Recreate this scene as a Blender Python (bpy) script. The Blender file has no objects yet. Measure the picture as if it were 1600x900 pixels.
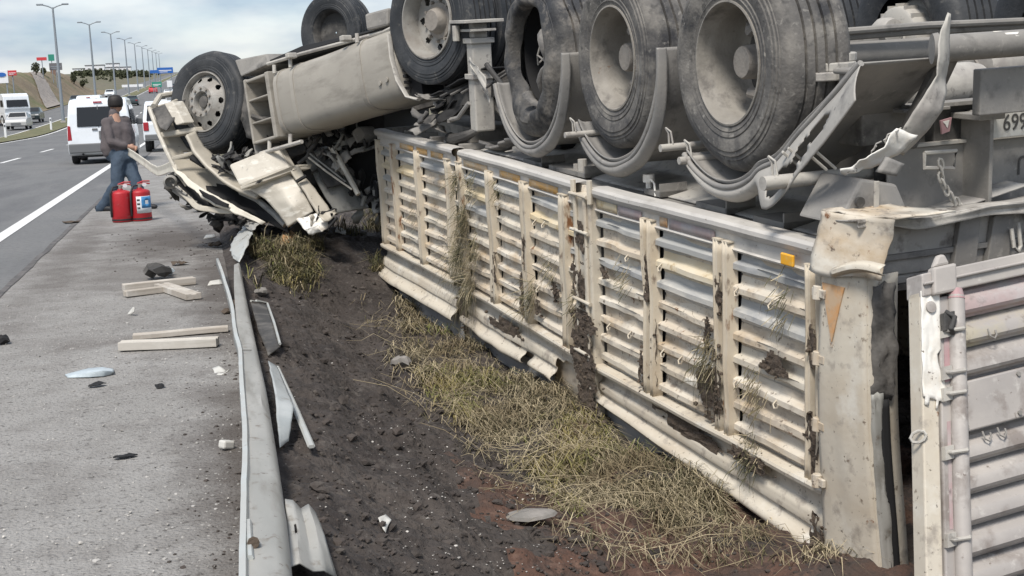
import bpy, math, random
from mathutils import Vector, Matrix, noise
random.seed(7)
S = bpy.context.scene
COL = S.collection
V = Vector
rad = math.radians

# ------------------------------------------------------------------ camera
F_PX, CAM_H = 2000.0, 1.4
PSI, PITCH, ROLL = rad(13.417), rad(8.5), rad(2.5)
_fw = V((math.sin(PSI) * math.cos(PITCH), math.cos(PSI) * math.cos(PITCH), -math.sin(PITCH)))
_r0 = V((math.cos(PSI), -math.sin(PSI), 0)); _u0 = _r0.cross(_fw)
_r = _r0 * math.cos(ROLL) - _u0 * math.sin(ROLL); _u = _u0 * math.cos(ROLL) + _r0 * math.sin(ROLL)
CAMO = V((0, 0, CAM_H))
cam = bpy.data.objects.new('camera', bpy.data.cameras.new('camera'))
COL.objects.link(cam); S.camera = cam
cam.data.sensor_width = 36; cam.data.lens = 36 * F_PX / 1600
cam.data.clip_start = 0.1; cam.data.clip_end = 8000
cam.matrix_world = Matrix(((_r.x, _u.x, -_fw.x, 0), (_r.y, _u.y, -_fw.y, 0), (_r.z, _u.z, -_fw.z, CAM_H), (0, 0, 0, 1)))

# ------------------------------------------------------------------ sky and sun
SUN_EL, SUN_AZ = rad(56), rad(212)          # azimuth clockwise from the road direction (+Y)
W = bpy.data.worlds.new('World'); S.world = W; W.use_nodes = True
nt = W.node_tree; nt.nodes.clear()
def wn(t, **k):
    n = nt.nodes.new(t)
    for a, b in k.items(): setattr(n, a, b)
    return n
sky = wn('ShaderNodeTexSky', sky_type='NISHITA'); sky.sun_disc = False
sky.sun_elevation = SUN_EL; sky.sun_rotation = SUN_AZ; sky.dust_density = 1.2; sky.air_density = 1.0
bg1 = wn('ShaderNodeBackground'); bg1.inputs['Strength'].default_value = 0.10
bg2 = wn('ShaderNodeBackground'); bg2.inputs['Strength'].default_value = 1.0
tc = wn('ShaderNodeTexCoord'); mp = wn('ShaderNodeMapping'); mp.inputs['Scale'].default_value = (5, 5, 17)
mp.inputs['Location'].default_value = (0.4, 2.2, 0.3)
nz = wn('ShaderNodeTexNoise'); nz.inputs['Scale'].default_value = 1.6; nz.inputs['Detail'].default_value = 7; nz.inputs['Roughness'].default_value = .55
rp = wn('ShaderNodeValToRGB'); rp.color_ramp.elements[0].position = .40; rp.color_ramp.elements[1].position = .66
rp.color_ramp.elements[0].color = (.62, .62, .62, 1); rp.color_ramp.elements[1].color = (.92, .92, .92, 1)
mp2 = wn('ShaderNodeMapping'); mp2.inputs['Scale'].default_value = (3, 3, 9)
nz2 = wn('ShaderNodeTexNoise'); nz2.inputs['Scale'].default_value = 2.3; nz2.inputs['Detail'].default_value = 5
cr = wn('ShaderNodeValToRGB'); cr.color_ramp.elements[0].position = .38; cr.color_ramp.elements[1].position = .62
cr.color_ramp.elements[0].color = (.19, .245, .325, 1); cr.color_ramp.elements[1].color = (.46, .465, .475, 1)
mx = wn('ShaderNodeMixShader'); out = wn('ShaderNodeOutputWorld')
L = nt.links.new
L(sky.outputs[0], bg1.inputs[0]); L(tc.outputs['Generated'], mp.inputs[0]); L(mp.outputs[0], nz.inputs[0]); L(nz.outputs['Fac'], rp.inputs[0])
L(tc.outputs['Generated'], mp2.inputs[0]); L(mp2.outputs[0], nz2.inputs[0]); L(nz2.outputs['Fac'], cr.inputs[0]); L(cr.outputs[0], bg2.inputs[0])
L(rp.outputs[0], mx.inputs[0]); L(bg1.outputs[0], mx.inputs[1]); L(bg2.outputs[0], mx.inputs[2]); L(mx.outputs[0], out.inputs[0])
sun = bpy.data.objects.new('sun', bpy.data.lights.new('sun', 'SUN')); COL.objects.link(sun)
sun.data.energy = 2.0; sun.data.angle = rad(14); sun.data.color = (1, .94, .86)
sd = V((math.sin(SUN_AZ) * math.cos(SUN_EL), math.cos(SUN_AZ) * math.cos(SUN_EL), math.sin(SUN_EL)))
sun.rotation_euler = sd.to_track_quat('Z', 'Y').to_euler()
S.view_settings.view_transform = 'Standard'; S.view_settings.look = 'None'
S.view_settings.exposure = 0.95; S.view_settings.gamma = 1; S.view_settings.use_curve_mapping = False

# ------------------------------------------------------------------ survey helpers (pixel of the 1600x900 photograph -> point)
def ray(px, py): return _fw + _r * ((px - 800) / F_PX) - _u * ((py - 450) / F_PX)
def P(px, py, dep): return CAMO + ray(px, py) * dep
def G(px, py, z=0.0):
    d = ray(px, py); return CAMO + d * ((z - CAM_H) / d.z)
def sm(a, b, x):
    t = min(1, max(0, (x - a) / (b - a))); return t * t * (3 - 2 * t)

# ------------------------------------------------------------------ mesh builder
class MB:
    def __init__(s, off=(0, 0, 0), inv=None): s.v = []; s.f = []; s.mi = []; s.off = V(off); s.inv = inv
    def add(s, vs, fs, mi=0):
        b = len(s.v); s.v += [V(p) for p in vs]; s.f += [tuple(b + i for i in f) for f in fs]; s.mi += [mi] * len(fs)
    def box(s, c, d, ax=None, mi=0, taper=1.0):
        c = V(c); X, Y, Z = ax or (V((1, 0, 0)), V((0, 1, 0)), V((0, 0, 1))); h = [k / 2 for k in d]; vs = []
        for sz in (-1, 1):
            t = taper if sz > 0 else 1
            for sx, sy in ((-1, -1), (1, -1), (1, 1), (-1, 1)): vs.append(c + X * (sx * h[0] * t) + Y * (sy * h[1] * t) + Z * (sz * h[2]))
        s.add(vs, [(3, 2, 1, 0), (4, 5, 6, 7), (0, 1, 5, 4), (1, 2, 6, 5), (2, 3, 7, 6), (3, 0, 4, 7)], mi)
    def bx(s, x0, x1, y0, y1, z0, z1, mi=0): s.box(((x0 + x1) / 2, (y0 + y1) / 2, (z0 + z1) / 2), (abs(x1 - x0), abs(y1 - y0), abs(z1 - z0)), None, mi)
    def tube(s, pts, r, n=8, caps=True, mi=0, flat=1.0):
        pts = [V(p) for p in pts]; m = len(pts); rs = r if isinstance(r, (list, tuple)) else [r] * m; vs = []; prev = None
        for i, p in enumerate(pts):
            t = (pts[min(m - 1, i + 1)] - pts[max(0, i - 1)]).normalized()
            a = prev - t * prev.dot(t) if prev else t.cross(V((0, 0, 1)) if abs(t.z) < .9 else V((1, 0, 0)))
            a.normalize(); prev = a; b = t.cross(a)
            for k in range(n):
                q = 2 * math.pi * k / n; vs.append(p + (a * math.cos(q) + b * math.sin(q) * flat) * rs[i])
        fs = [(i * n + k, i * n + (k + 1) % n, (i + 1) * n + (k + 1) % n, (i + 1) * n + k) for i in range(m - 1) for k in range(n)]
        if caps: fs += [tuple(range(n - 1, -1, -1)), tuple((m - 1) * n + k for k in range(n))]
        s.add(vs, fs, mi)
    def lathe(s, prof, n=48, o=(0, 0, 0), axis='y', fn=None, mi=0, caps=False):
        o = V(o); vs = []
        for j in range(n):
            q = 2 * math.pi * j / n; c, d = math.cos(q), math.sin(q)
            for r, h in prof:
                p = V((r * c, h, r * d)) if axis == 'y' else V((r * c, r * d, h)) if axis == 'z' else V((h, r * c, r * d))
                if fn: p = fn(p, q, r, h)
                vs.append(o + p)
        m = len(prof)
        fs = [(j * m + i, j * m + i + 1, ((j + 1) % n) * m + i + 1, ((j + 1) % n) * m + i) for j in range(n) for i in range(m - 1)]
        if caps: fs += [tuple(j * m for j in range(n)), tuple(j * m + m - 1 for j in range(n - 1, -1, -1))]
        s.add(vs, fs, mi)
    def prism(s, poly, ext, mi=0):
        poly = [V(p) for p in poly]; e = V(ext); n = len(poly)
        s.add(poly + [p + e for p in poly], [tuple(range(n - 1, -1, -1)), tuple(range(n, 2 * n))] + [(i, (i + 1) % n, n + (i + 1) % n, n + i) for i in range(n)], mi)
    def grid(s, fn, nu, nv, keep=None, mi=0):
        vs = [fn(i / nu, j / nv) for i in range(nu + 1) for j in range(nv + 1)]; w = nv + 1
        fs = [(i * w + j, (i + 1) * w + j, (i + 1) * w + j + 1, i * w + j + 1) for i in range(nu) for j in range(nv) if keep is None or keep((i + .5) / nu, (j + .5) / nv)]
        s.add(vs, fs, mi)
    def patch(s, rows, sub=5, amp=.0, sc=4, seed=0, keep=None):
        """rows of world points, subdivided bilinearly and crumpled"""
        nr, nc = len(rows) - 1, len(rows[0]) - 1
        def fn(u, w):
            a = min(nr - 1, int(u * nr)); b = min(nc - 1, int(w * nc)); fu = u * nr - a; fw_ = w * nc - b
            p = (rows[a][b] * (1 - fu) + rows[a + 1][b] * fu) * (1 - fw_) + (rows[a][b + 1] * (1 - fu) + rows[a + 1][b + 1] * fu) * fw_
            return p + noise.noise_vector(p * sc + V((seed, 0, 0))) * amp + noise.noise_vector(p * sc * 3 + V((seed, 9, 0))) * amp * .35
        s.grid(fn, nr * sub, nc * sub, keep)
    def build(s, name, mat, parent=None, bevel=0, solid=0, smooth=35, seg=2, subsurf=0):
        me = bpy.data.meshes.new(name)
        vs = s.v if s.inv is None else [s.inv @ p for p in s.v]
        me.from_pydata([tuple(p + s.off) for p in vs], [], s.f)
        for m in (mat if isinstance(mat, (list, tuple)) else [mat]): me.materials.append(m)
        if any(s.mi): me.polygons.foreach_set('material_index', s.mi)
        me.validate()
        o = bpy.data.objects.new(name, me); COL.objects.link(o)
        if parent: o.parent = parent
        if solid:
            d = o.modifiers.new('solid', 'SOLIDIFY'); d.thickness = solid; d.offset = 0
        if bevel:
            b = o.modifiers.new('bevel', 'BEVEL'); b.width = bevel; b.segments = seg; b.limit_method = 'ANGLE'; b.angle_limit = rad(40)
        if smooth and (not bevel):
            me.polygons.foreach_set('use_smooth', [True] * len(me.polygons)); me.set_sharp_from_angle(angle=rad(smooth))
        return o
def empty(name, M=None, parent=None):
    o = bpy.data.objects.new(name, None); COL.objects.link(o); o.empty_display_size = .2
    if parent: o.parent = parent
    if M is not None: o.matrix_local = M if isinstance(M, Matrix) else Matrix.Translation(V(M))
    return o
def tag(o, label=None, cat=None, group=None, kind=None):
    for k, x in (('label', label), ('category', cat), ('group', group), ('kind', kind)):
        if x: o[k] = x
    return o
def thing(name, M, label, cat, group=None): return tag(empty(name, M), label, cat, group)
def copy_tree(o, parent=None, keep=()):
    c = o.copy(); COL.objects.link(c)
    if parent: c.parent = parent
    for ch in list(o.children): copy_tree(ch, c)
    return c
def frame(o, a, b, c): return Matrix(((a.x, b.x, c.x, o.x), (a.y, b.y, c.y, o.y), (a.z, b.z, c.z, o.z), (0, 0, 0, 1)))
def text(name, body, size, M, mat, parent, depth=.002, sx=1.0):
    c = bpy.data.curves.new(name, 'FONT'); c.body = body; c.size = size; c.extrude = depth; c.align_x = 'CENTER'; c.align_y = 'CENTER'
    t = bpy.data.objects.new(name, c); COL.objects.link(t); bpy.context.view_layer.update()
    me = bpy.data.meshes.new_from_object(t.evaluated_get(bpy.context.evaluated_depsgraph_get())); bpy.data.objects.remove(t)
    for v in me.vertices: v.co.x *= sx
    me.materials.clear(); me.materials.append(mat)
    o = bpy.data.objects.new(name, me); COL.objects.link(o)
    if parent: o.parent = parent
    o.matrix_local = M
    return o

# ------------------------------------------------------------------ materials
MATS = {}
def mat(name, base, rough=.6, layers=(), bump=0, bsc=40, metal=0, coat=0, island=0, spec=.5, space='Object', bdet=6):
    """base colour + noise layers (colour, scale, lo, hi[, stretch]) mixed over it"""
    m = bpy.data.materials.new(name); m.use_nodes = True; t = m.node_tree; N = t.nodes; LK = t.links.new
    b = N['Principled BSDF']; b.inputs['Roughness'].default_value = rough; b.inputs['Metallic'].default_value = metal
    b.inputs['Specular IOR Level'].default_value = spec
    if coat: b.inputs['Coat Weight'].default_value = coat
    tcn = N.new('ShaderNodeTexCoord'); oi = N.new('ShaderNodeObjectInfo'); ad = N.new('ShaderNodeVectorMath'); ad.operation = 'ADD'
    ml = N.new('ShaderNodeMath'); ml.operation = 'MULTIPLY'; ml.inputs[1].default_value = 37.0; LK(oi.outputs['Random'], ml.inputs[0])
    if space == 'World':
        ge = N.new('ShaderNodeNewGeometry'); LK(ge.outputs['Position'], ad.inputs[0])
    else:
        LK(tcn.outputs['Object'], ad.inputs[0]); LK(ml.outputs[0], ad.inputs[1])
    cur = None
    rgb = N.new('ShaderNodeRGB'); rgb.outputs[0].default_value = (*base, 1); cur = rgb.outputs[0]
    if island:
        ge2 = N.new('ShaderNodeNewGeometry'); hs = N.new('ShaderNodeHueSaturation'); mr = N.new('ShaderNodeMapRange')
        mr.inputs['To Min'].default_value = 1 - island; mr.inputs['To Max'].default_value = 1 + island
        LK(ge2.outputs['Random Per Island'], mr.inputs[0]); LK(mr.outputs[0], hs.inputs['Value']); LK(cur, hs.inputs['Color']); cur = hs.outputs[0]
    for i, ly in enumerate(layers):
        c, sc, lo, hi = ly[:4]; st = ly[4] if len(ly) > 4 else (1, 1, 1)
        mpn = N.new('ShaderNodeMapping'); mpn.inputs['Scale'].default_value = st; mpn.inputs['Location'].default_value = (3.1 * i, 1.7 * i, 5.3 * i)
        LK(ad.outputs[0], mpn.inputs[0])
        n = N.new('ShaderNodeTexNoise'); n.inputs['Scale'].default_value = sc; n.inputs['Detail'].default_value = 8; n.inputs['Roughness'].default_value = .62
        LK(mpn.outputs[0], n.inputs[0])
        mr = N.new('ShaderNodeMapRange'); mr.inputs['From Min'].default_value = lo; mr.inputs['From Max'].default_value = hi
        LK(n.outputs['Fac'], mr.inputs[0])
        mix = N.new('ShaderNodeMixRGB'); LK(mr.outputs[0], mix.inputs[0]); LK(cur, mix.inputs[1]); mix.inputs[2].default_value = (*c, 1); cur = mix.outputs[0]
    LK(cur, b.inputs['Base Color'])
    if bump:
        n = N.new('ShaderNodeTexNoise'); n.inputs['Scale'].default_value = bsc; n.inputs['Detail'].default_value = bdet; LK(ad.outputs[0], n.inputs[0])
        bp = N.new('ShaderNodeBump'); bp.inputs['Strength'].default_value = 1; bp.inputs['Distance'].default_value = bump; LK(n.outputs['Fac'], bp.inputs['Height']); LK(bp.outputs[0], b.inputs['Normal'])
    MATS[name] = m
    return m
DUST = (.33, .30, .26)
M = {}
M['asphalt'] = mat('asphalt', (.142, .144, .144), .85, [((.18, .178, .174), .35, .4, .7), ((.115, .115, .117), 1.4, .5, .68, (1, .15, 1)), ((.085, .085, .088), 18, .5, .75)], .004, 120, space='World')
M['shoulder'] = mat('shoulder', (.275, .265, .25), .92, [((.32, .31, .295), .9, .40, .66), ((.15, .136, .124), .75, .52, .70), ((.225, .213, .20), 3.5, .46, .66), ((.34, .325, .305), 12, .58, .72), ((.10, .094, .088), 34, .55, .68), ((.36, .35, .33), 70, .60, .70)], .016, 70, space='World', bdet=10)
M['crack'] = mat('asphalt_joint', (.075, .072, .07), .9, [((.14, .13, .125), 7, .40, .62)], space='World')
M['line'] = mat('road_paint', (.72, .72, .70), .7, [((.40, .40, .39), 7, .55, .75), ((.2, .2, .2), 30, .60, .72)], space='World')
M['soil'] = mat('soil', (.046, .038, .034), .95, [((.072, .060, .052), 1.1, .42, .66), ((.026, .021, .019), 3.2, .50, .66), ((.10, .088, .078), 16, .55, .70), ((.024, .02, .018), 30, .56, .70), ((.22, .20, .185), 60, .66, .72)], .030, 26, space='World', bdet=10)
M['redsoil'] = mat('red_soil', (.092, .050, .035), .95, [((.055, .042, .036), 3, .42, .60), ((.14, .085, .062), 14, .52, .68), ((.03, .024, .02), 30, .58, .70)], .02, 35, space='World')
M['ground'] = mat('ground', (.13, .115, .08), .95, [((.10, .11, .05), .06, .45, .62), ((.19, .16, .11), .3, .5, .7)], .02, 12, space='World')
M['hill'] = mat('hill_soil', (.20, .155, .10), .95, [((.13, .13, .06), .10, .47, .60), ((.27, .21, .14), .35, .52, .70), ((.10, .08, .05), .8, .56, .7)], .1, 2, space='World')
M['median'] = mat('median_turf', (.13, .13, .065), .95, [((.20, .17, .10), .6, .45, .65), ((.08, .10, .04), 2.4, .5, .7)], .05, 8, space='World')
M['stone'] = mat('stone_lining', (.30, .27, .24), .9, [((.22, .19, .17), 1.2, .45, .65)], .05, 5, space='World')
M['concrete'] = mat('concrete', (.42, .40, .37), .85, [((.3, .28, .26), 2, .45, .7)], space='World')
M['rubber'] = mat('dusty_rubber', (.040, .041, .044), .72, [((.19, .18, .168), 2.6, .34, .62), ((.235, .22, .20), 14, .50, .74), ((.030, .031, .035), 5.5, .60, .70)], .003, 60)
M['rubber2'] = mat('pale_dust_rubber', (.050, .050, .052), .78, [((.155, .145, .132), 2.0, .32, .58), ((.24, .225, .20), 6, .48, .70), ((.036, .036, .039), 3.2, .55, .66), ((.06, .058, .055), 14, .55, .68), ((.28, .265, .24), 26, .60, .72)], .004, 50)
M['rubber3'] = mat('scuffed_rubber', (.030, .031, .034), .7, [((.15, .14, .125), 2.4, .40, .64), ((.22, .20, .175), 7, .50, .70), ((.024, .025, .029), 4.5, .54, .66), ((.26, .25, .235), 28, .64, .74)], .006, 36)
M['rubberdark'] = mat('dark_rubber', (.022, .025, .029), .66, [((.058, .060, .063), 3, .42, .68), ((.13, .125, .115), 12, .58, .74)], .003, 50)
M['rim'] = mat('dusty_rim', (.235, .218, .192), .65, [((.32, .30, .265), 4, .44, .66), ((.13, .12, .108), 9, .54, .70), ((.16, .09, .05), 16, .66, .74)], .002, 60)
M['rimlight'] = mat('alloy_rim', (.32, .31, .285), .5, [((.23, .21, .185), 5, .42, .66), ((.14, .13, .12), 14, .6, .72)], .002, 60)
M['hub'] = mat('dusty_hub', (.27, .245, .215), .7, [((.2, .18, .16), 14, .5, .7)], .004, 40)
M['chassis'] = mat('dusty_chassis_steel', (.215, .205, .19), .75, [((.29, .275, .25), 3, .42, .66), ((.10, .095, .09), 6, .56, .72), ((.35, .33, .30), 22, .60, .74)], .002, 50)
M['chassisd'] = mat('dark_chassis_steel_and_shade', (.052, .050, .048), .75, [((.16, .15, .137), 4, .46, .68), ((.03, .03, .03), 9, .56, .7)], .003, 50)
M['guard'] = mat('dusty_mudguard', (.225, .218, .208), .72, [((.30, .285, .262), 2.5, .42, .64), ((.13, .125, .12), 7, .55, .72), ((.36, .34, .31), 24, .62, .74)], .0015, 60)
M['guardm'] = mat('scraped_mudguard', (.33, .315, .29), .7, [((.42, .40, .365), 2.2, .42, .60), ((.20, .19, .18), 4, .55, .70), ((.12, .115, .11), 18, .62, .72)], .0015, 60)
M['guardl'] = mat('pale_mudguard', (.44, .42, .38), .7, [((.30, .28, .26), 5, .47, .66), ((.16, .15, .14), 18, .60, .72)], .0015, 60)
M['void'] = mat('black_plastic_and_shade', (.012, .012, .013), .8)  # flat black for dark plastic parts and for painted shade in gaps
rust = (.19, .085, .035)
M['cream'] = mat('cream_wall_paint', (.55, .475, .375), .66, [((.66, .615, .53), 3.0, .44, .64, (.5, 1, 1.5)), ((.44, .34, .225), 5, .50, .68, (.6, 1, 1)), ((.32, .27, .22), 14, .56, .68, (.7, 1, 1)), ((.14, .105, .08), 24, .605, .68), (rust, 11, .64, .70)], .0014, 30)
M['creamw'] = mat('pale_wall_paint', (.59, .54, .45), .6, [((.52, .455, .36), 3, .45, .62, (.5, 1, .8)), ((.66, .625, .55), 5, .55, .68), ((.36, .32, .27), 9, .56, .68), ((.20, .16, .12), 20, .62, .70), (rust, 12, .67, .72), ((.10, .08, .06), 34, .64, .70)], .0014, 30)
M['creamblue'] = mat('bluish_wall_paint', (.375, .375, .36), .58, [((.62, .59, .53), 4, .50, .66, (.35, 1, 2)), ((.30, .31, .32), 9, .52, .68, (.4, 1, 1)), ((.15, .12, .09), 28, .665, .72)], .0012, 30)
M['creamyel'] = mat('yellowed_wall_paint', (.60, .50, .33), .62, [((.68, .62, .50), 4, .47, .66, (.4, 1, 1)), ((.40, .28, .12), 10, .57, .69), ((.18, .12, .07), 24, .655, .71)], .0014, 30)
M['rail'] = mat('pale_rail_paint', (.50, .48, .45), .55, [((.60, .57, .52), 3, .45, .62, (.4, 1, 1)), ((.42, .40, .37), 8, .54, .7, (.5, 1, 1)), ((.2, .16, .12), 28, .65, .71)], .001, 30)
M['post'] = mat('post_paint', (.58, .515, .41), .62, [((.52, .44, .33), 6, .46, .64, (1, 1, .5)), (rust, 9, .60, .67, (1, 1, .35)), ((.22, .17, .13), 15, .61, .70, (1, 1, .5))], .0016, 30)
M['skirt'] = mat('grey_skirt_steel', (.25, .26, .27), .55, [((.42, .41, .38), 4, .50, .68, (.4, 1, 1)), ((.14, .14, .14), 7, .55, .72, (.5, 1, 1))], .001, 30)
M['orange'] = mat('orange_reflector', (.58, .31, .13), .55, [((.52, .38, .25), 9, .44, .62), ((.40, .28, .18), 24, .56, .70)])
M['amber'] = mat('amber_lamp', (.85, .42, .03), .35, [((.7, .5, .2), 60, .55, .7)])
M['tape'] = mat('worn_orange_tape', (.62, .36, .12), .5, [((.58, .47, .33), 9, .46, .64, (.5, 1, 1)), ((.5, .4, .3), 30, .55, .7)])
M['mud'] = mat('dried_mud', (.085, .064, .048), .97, [((.11, .085, .062), 12, .45, .68)], .012, 60)
M['tailgate'] = mat('grey_tailgate_paint', (.36, .335, .315), .6, [((.43, .40, .37), 3, .44, .62, (.6, .6, 1)), ((.24, .21, .19), 6, .54, .68), ((.50, .475, .44), 16, .58, .70), ((.16, .13, .11), 26, .65, .70)], .001, 40)
M['tailpink'] = mat('pinkish_tailgate_paint', (.40, .31, .30), .6, [((.43, .40, .39), 5, .47, .66), ((.26, .22, .21), 14, .58, .7)], .001, 40)
M['tailyel'] = mat('yellow_stained_tailgate', (.43, .385, .28), .6, [((.37, .345, .325), 3, .44, .58), ((.2, .17, .14), 14, .6, .7)], .001, 40)
M['pink'] = mat('faded_red_pipe', (.40, .24, .25), .6, [((.42, .36, .35), 4, .44, .58), ((.25, .2, .2), 18, .6, .7)])
M['whiteworn'] = mat('chipped_white_paint', (.76, .74, .69), .6, [((.60, .55, .47), 6, .50, .68), ((.13, .10, .08), 22, .625, .66)], .002, 40)
M['floor'] = mat('dirty_floor_steel', (.36, .34, .31), .75, [((.52, .49, .44), 5, .46, .66), ((.12, .105, .09), 9, .52, .68)], .003, 40)
M['cab'] = mat('cream_cab_paint', (.50, .46, .385), .5, [((.40, .365, .30), 2.5, .44, .66), ((.40, .37, .32), 12, .60, .72), ((.12, .10, .09), 26, .67, .72)], .001, 30)
M['cabw'] = mat('white_cab_paint', (.53, .495, .425), .5, [((.42, .385, .325), 4, .44, .64), ((.64, .61, .54), 5, .55, .62, (1, 1, 3)), ((.3, .28, .25), 15, .62, .72)], .001, 30)
M['cabg'] = mat('grey_cab_lining', (.25, .25, .235), .65, [((.33, .32, .29), 4, .46, .66), ((.12, .12, .115), 9, .54, .7)], .001, 30)
M['trim'] = mat('pale_bumper_trim', (.66, .62, .53), .5, [((.54, .50, .42), 5, .46, .66), ((.3, .27, .23), 18, .62, .72)])
M['tank'] = mat('dusty_tank', (.32, .298, .26), .62, [((.38, .355, .31), 1.6, .40, .66), ((.24, .222, .192), 3, .50, .66, (.5, 1, 2)), ((.22, .2, .18), 22, .66, .73)], .0008, 30)
M['steel'] = mat('galvanised_steel', (.32, .318, .295), .55, [((.40, .392, .365), 2.0, .42, .64, (2, .5, 1)), ((.25, .24, .215), 5, .52, .68, (2.5, .4, 1)), ((.20, .175, .145), 14, .58, .70), ((.13, .11, .09), 34, .64, .70)], .001, 20, metal=.1)
M['steelw'] = mat('pale_bent_steel', (.47, .475, .45), .5, [((.5, .53, .52), 6, .46, .66), ((.28, .26, .23), 17, .62, .7)], .001, 20, metal=.2)
M['wood'] = mat('dusty_plank', (.44, .40, .35), .8, [((.34, .30, .25), 6, .45, .66, (.2, 4, 4)), ((.55, .52, .47), 4, .52, .7)], .002, 30)
M['woodpale'] = mat('pale_plank', (.50, .47, .42), .8, [((.38, .35, .30), 5, .46, .66, (.2, 4, 4)), ((.58, .55, .50), 4, .52, .7)], .002, 30)
M['platepale'] = mat('pale_plate', (.34, .365, .365), .5, [((.42, .44, .435), 3, .45, .62), ((.22, .21, .19), 9, .55, .68)], .001, 30)
M['plasticblue'] = mat('pale_blue_plastic', (.42, .475, .50), .4, [((.58, .65, .68), 9, .45, .65)])
M['white'] = mat('white_scrap', (.56, .55, .51), .6, [((.38, .36, .32), 12, .5, .68)])
M['paintwhite'] = mat('white_car_paint', (.76, .80, .84), .25, [((.66, .69, .72), 1.4, .45, .7)], coat=.5)
M['paintsilver'] = mat('silver_car_paint', (.50, .50, .49), .3, coat=.4)
M['paintdark'] = mat('dark_car_paint', (.03, .045, .05), .3, coat=.4)
M['paintbrown'] = mat('brown_tipper_paint', (.20, .13, .10), .6)
M['glass'] = mat('car_glass', (.012, .014, .017), .08)
M['bumper'] = mat('grey_bumper', (.14, .145, .15), .55)
M['tyre'] = mat('car_tyre', (.02, .02, .021), .8)
M['redlamp'] = mat('red_lamp', (.35, .02, .03), .3)
M['plate'] = mat('number_plate', (.62, .61, .57), .55, [((.42, .40, .37), 12, .46, .66)])
M['digit'] = mat('plate_digit', (.07, .068, .066), .6)
M['red'] = mat('red_extinguisher_paint', (.43, .016, .024), .5, [((.32, .012, .018), 6, .46, .66), ((.30, .10, .09), 18, .62, .74)])
M['black'] = mat('black_rubber', (.018, .018, .02), .6)
M['labelw'] = mat('label_paper', (.68, .70, .72), .6)
M['labelb'] = mat('label_blue', (.05, .22, .46), .6)
M['skin'] = mat('skin', (.40, .23, .16), .55)
M['hair'] = mat('black_hair', (.014, .011, .010), .6, bump=.003, bsc=120)
M['jacket'] = mat('grey_fleece', (.10, .085, .088), .95, [((.12, .105, .106), 7, .42, .66), ((.055, .047, .050), 4.5, .52, .7)], .004, 60)
M['jeans'] = mat('blue_denim', (.040, .062, .092), .9, [((.065, .092, .13), 5, .44, .66), ((.025, .04, .06), 9, .54, .7)], .003, 60)
M['shoe'] = mat('black_shoe', (.02, .02, .022), .6)
M['sock'] = mat('grey_sole', (.3, .3, .3), .7)
M['lamp'] = mat('lamp_steel', (.23, .26, .29), .5)
M['signblue'] = mat('blue_sign', (.02, .12, .42), .5)
M['signred'] = mat('red_sign', (.55, .05, .06), .5)
M['signgreen'] = mat('green_sign', (.03, .25, .18), .5)
M['signdark'] = mat('dark_billboard', (.14, .14, .15), .6)
M['signwhite'] = mat('white_sign', (.75, .76, .78), .5)
M['straw'] = mat('dry_straw', (.36, .305, .20), .9, [((.22, .175, .105), 2, .45, .6)], island=.45, space='World')
M['grassg'] = mat('green_grass', (.155, .17, .050), .9, [((.27, .225, .09), 2.6, .42, .58)], island=.45, space='World')
M['grassd'] = mat('dark_weed', (.075, .072, .036), .95, [((.13, .105, .055), 5, .45, .6)], island=.4, space='World')
M['leaf'] = mat('tree_leaf', (.055, .062, .030), .9, island=.5, space='World')
M['bark'] = mat('tree_bark', (.10, .08, .06), .9)
M['rock'] = mat('grey_rock', (.20, .19, .175), .9, [((.28, .26, .24), 9, .45, .66)], .01, 20)
M['clod'] = mat('soil_clod', (.050, .041, .036), .97, [((.09, .078, .068), 9, .5, .68)], .01, 50, island=.35, space='World')
M['gravel'] = mat('grey_gravel', (.28, .27, .255), .95, island=.45, space='World')
M['chip'] = mat('pale_chip', (.40, .38, .35), .9, island=.4, space='World')

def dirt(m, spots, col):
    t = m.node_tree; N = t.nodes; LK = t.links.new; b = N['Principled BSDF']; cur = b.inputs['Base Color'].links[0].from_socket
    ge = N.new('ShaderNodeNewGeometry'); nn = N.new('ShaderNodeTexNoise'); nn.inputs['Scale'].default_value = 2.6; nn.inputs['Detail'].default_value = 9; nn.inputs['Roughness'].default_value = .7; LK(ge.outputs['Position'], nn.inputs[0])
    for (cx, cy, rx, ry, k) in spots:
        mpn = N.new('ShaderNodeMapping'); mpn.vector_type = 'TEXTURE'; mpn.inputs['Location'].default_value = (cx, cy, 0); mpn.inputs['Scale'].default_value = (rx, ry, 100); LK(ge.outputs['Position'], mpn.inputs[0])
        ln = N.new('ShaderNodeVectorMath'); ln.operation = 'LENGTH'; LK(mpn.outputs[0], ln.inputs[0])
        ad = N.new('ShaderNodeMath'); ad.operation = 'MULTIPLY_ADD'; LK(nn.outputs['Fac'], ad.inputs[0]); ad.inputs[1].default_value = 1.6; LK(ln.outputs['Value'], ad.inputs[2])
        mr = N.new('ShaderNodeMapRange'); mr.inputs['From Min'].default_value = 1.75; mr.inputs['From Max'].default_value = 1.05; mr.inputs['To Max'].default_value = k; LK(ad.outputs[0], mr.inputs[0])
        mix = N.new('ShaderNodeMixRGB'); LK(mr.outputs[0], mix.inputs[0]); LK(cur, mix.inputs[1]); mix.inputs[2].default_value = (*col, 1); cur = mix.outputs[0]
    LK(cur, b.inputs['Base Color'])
dirt(M['shoulder'], [(-.35, 14.6, 1.0, 2.6, .85), (.15, 5.0, .42, 2.4, .85), (.1, 10.5, .40, 4.0, .8), (-.7, 11.6, .9, 1.8, .4), (-1.35, 14, .35, 6, .5)], (.075, .062, .053))

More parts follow.
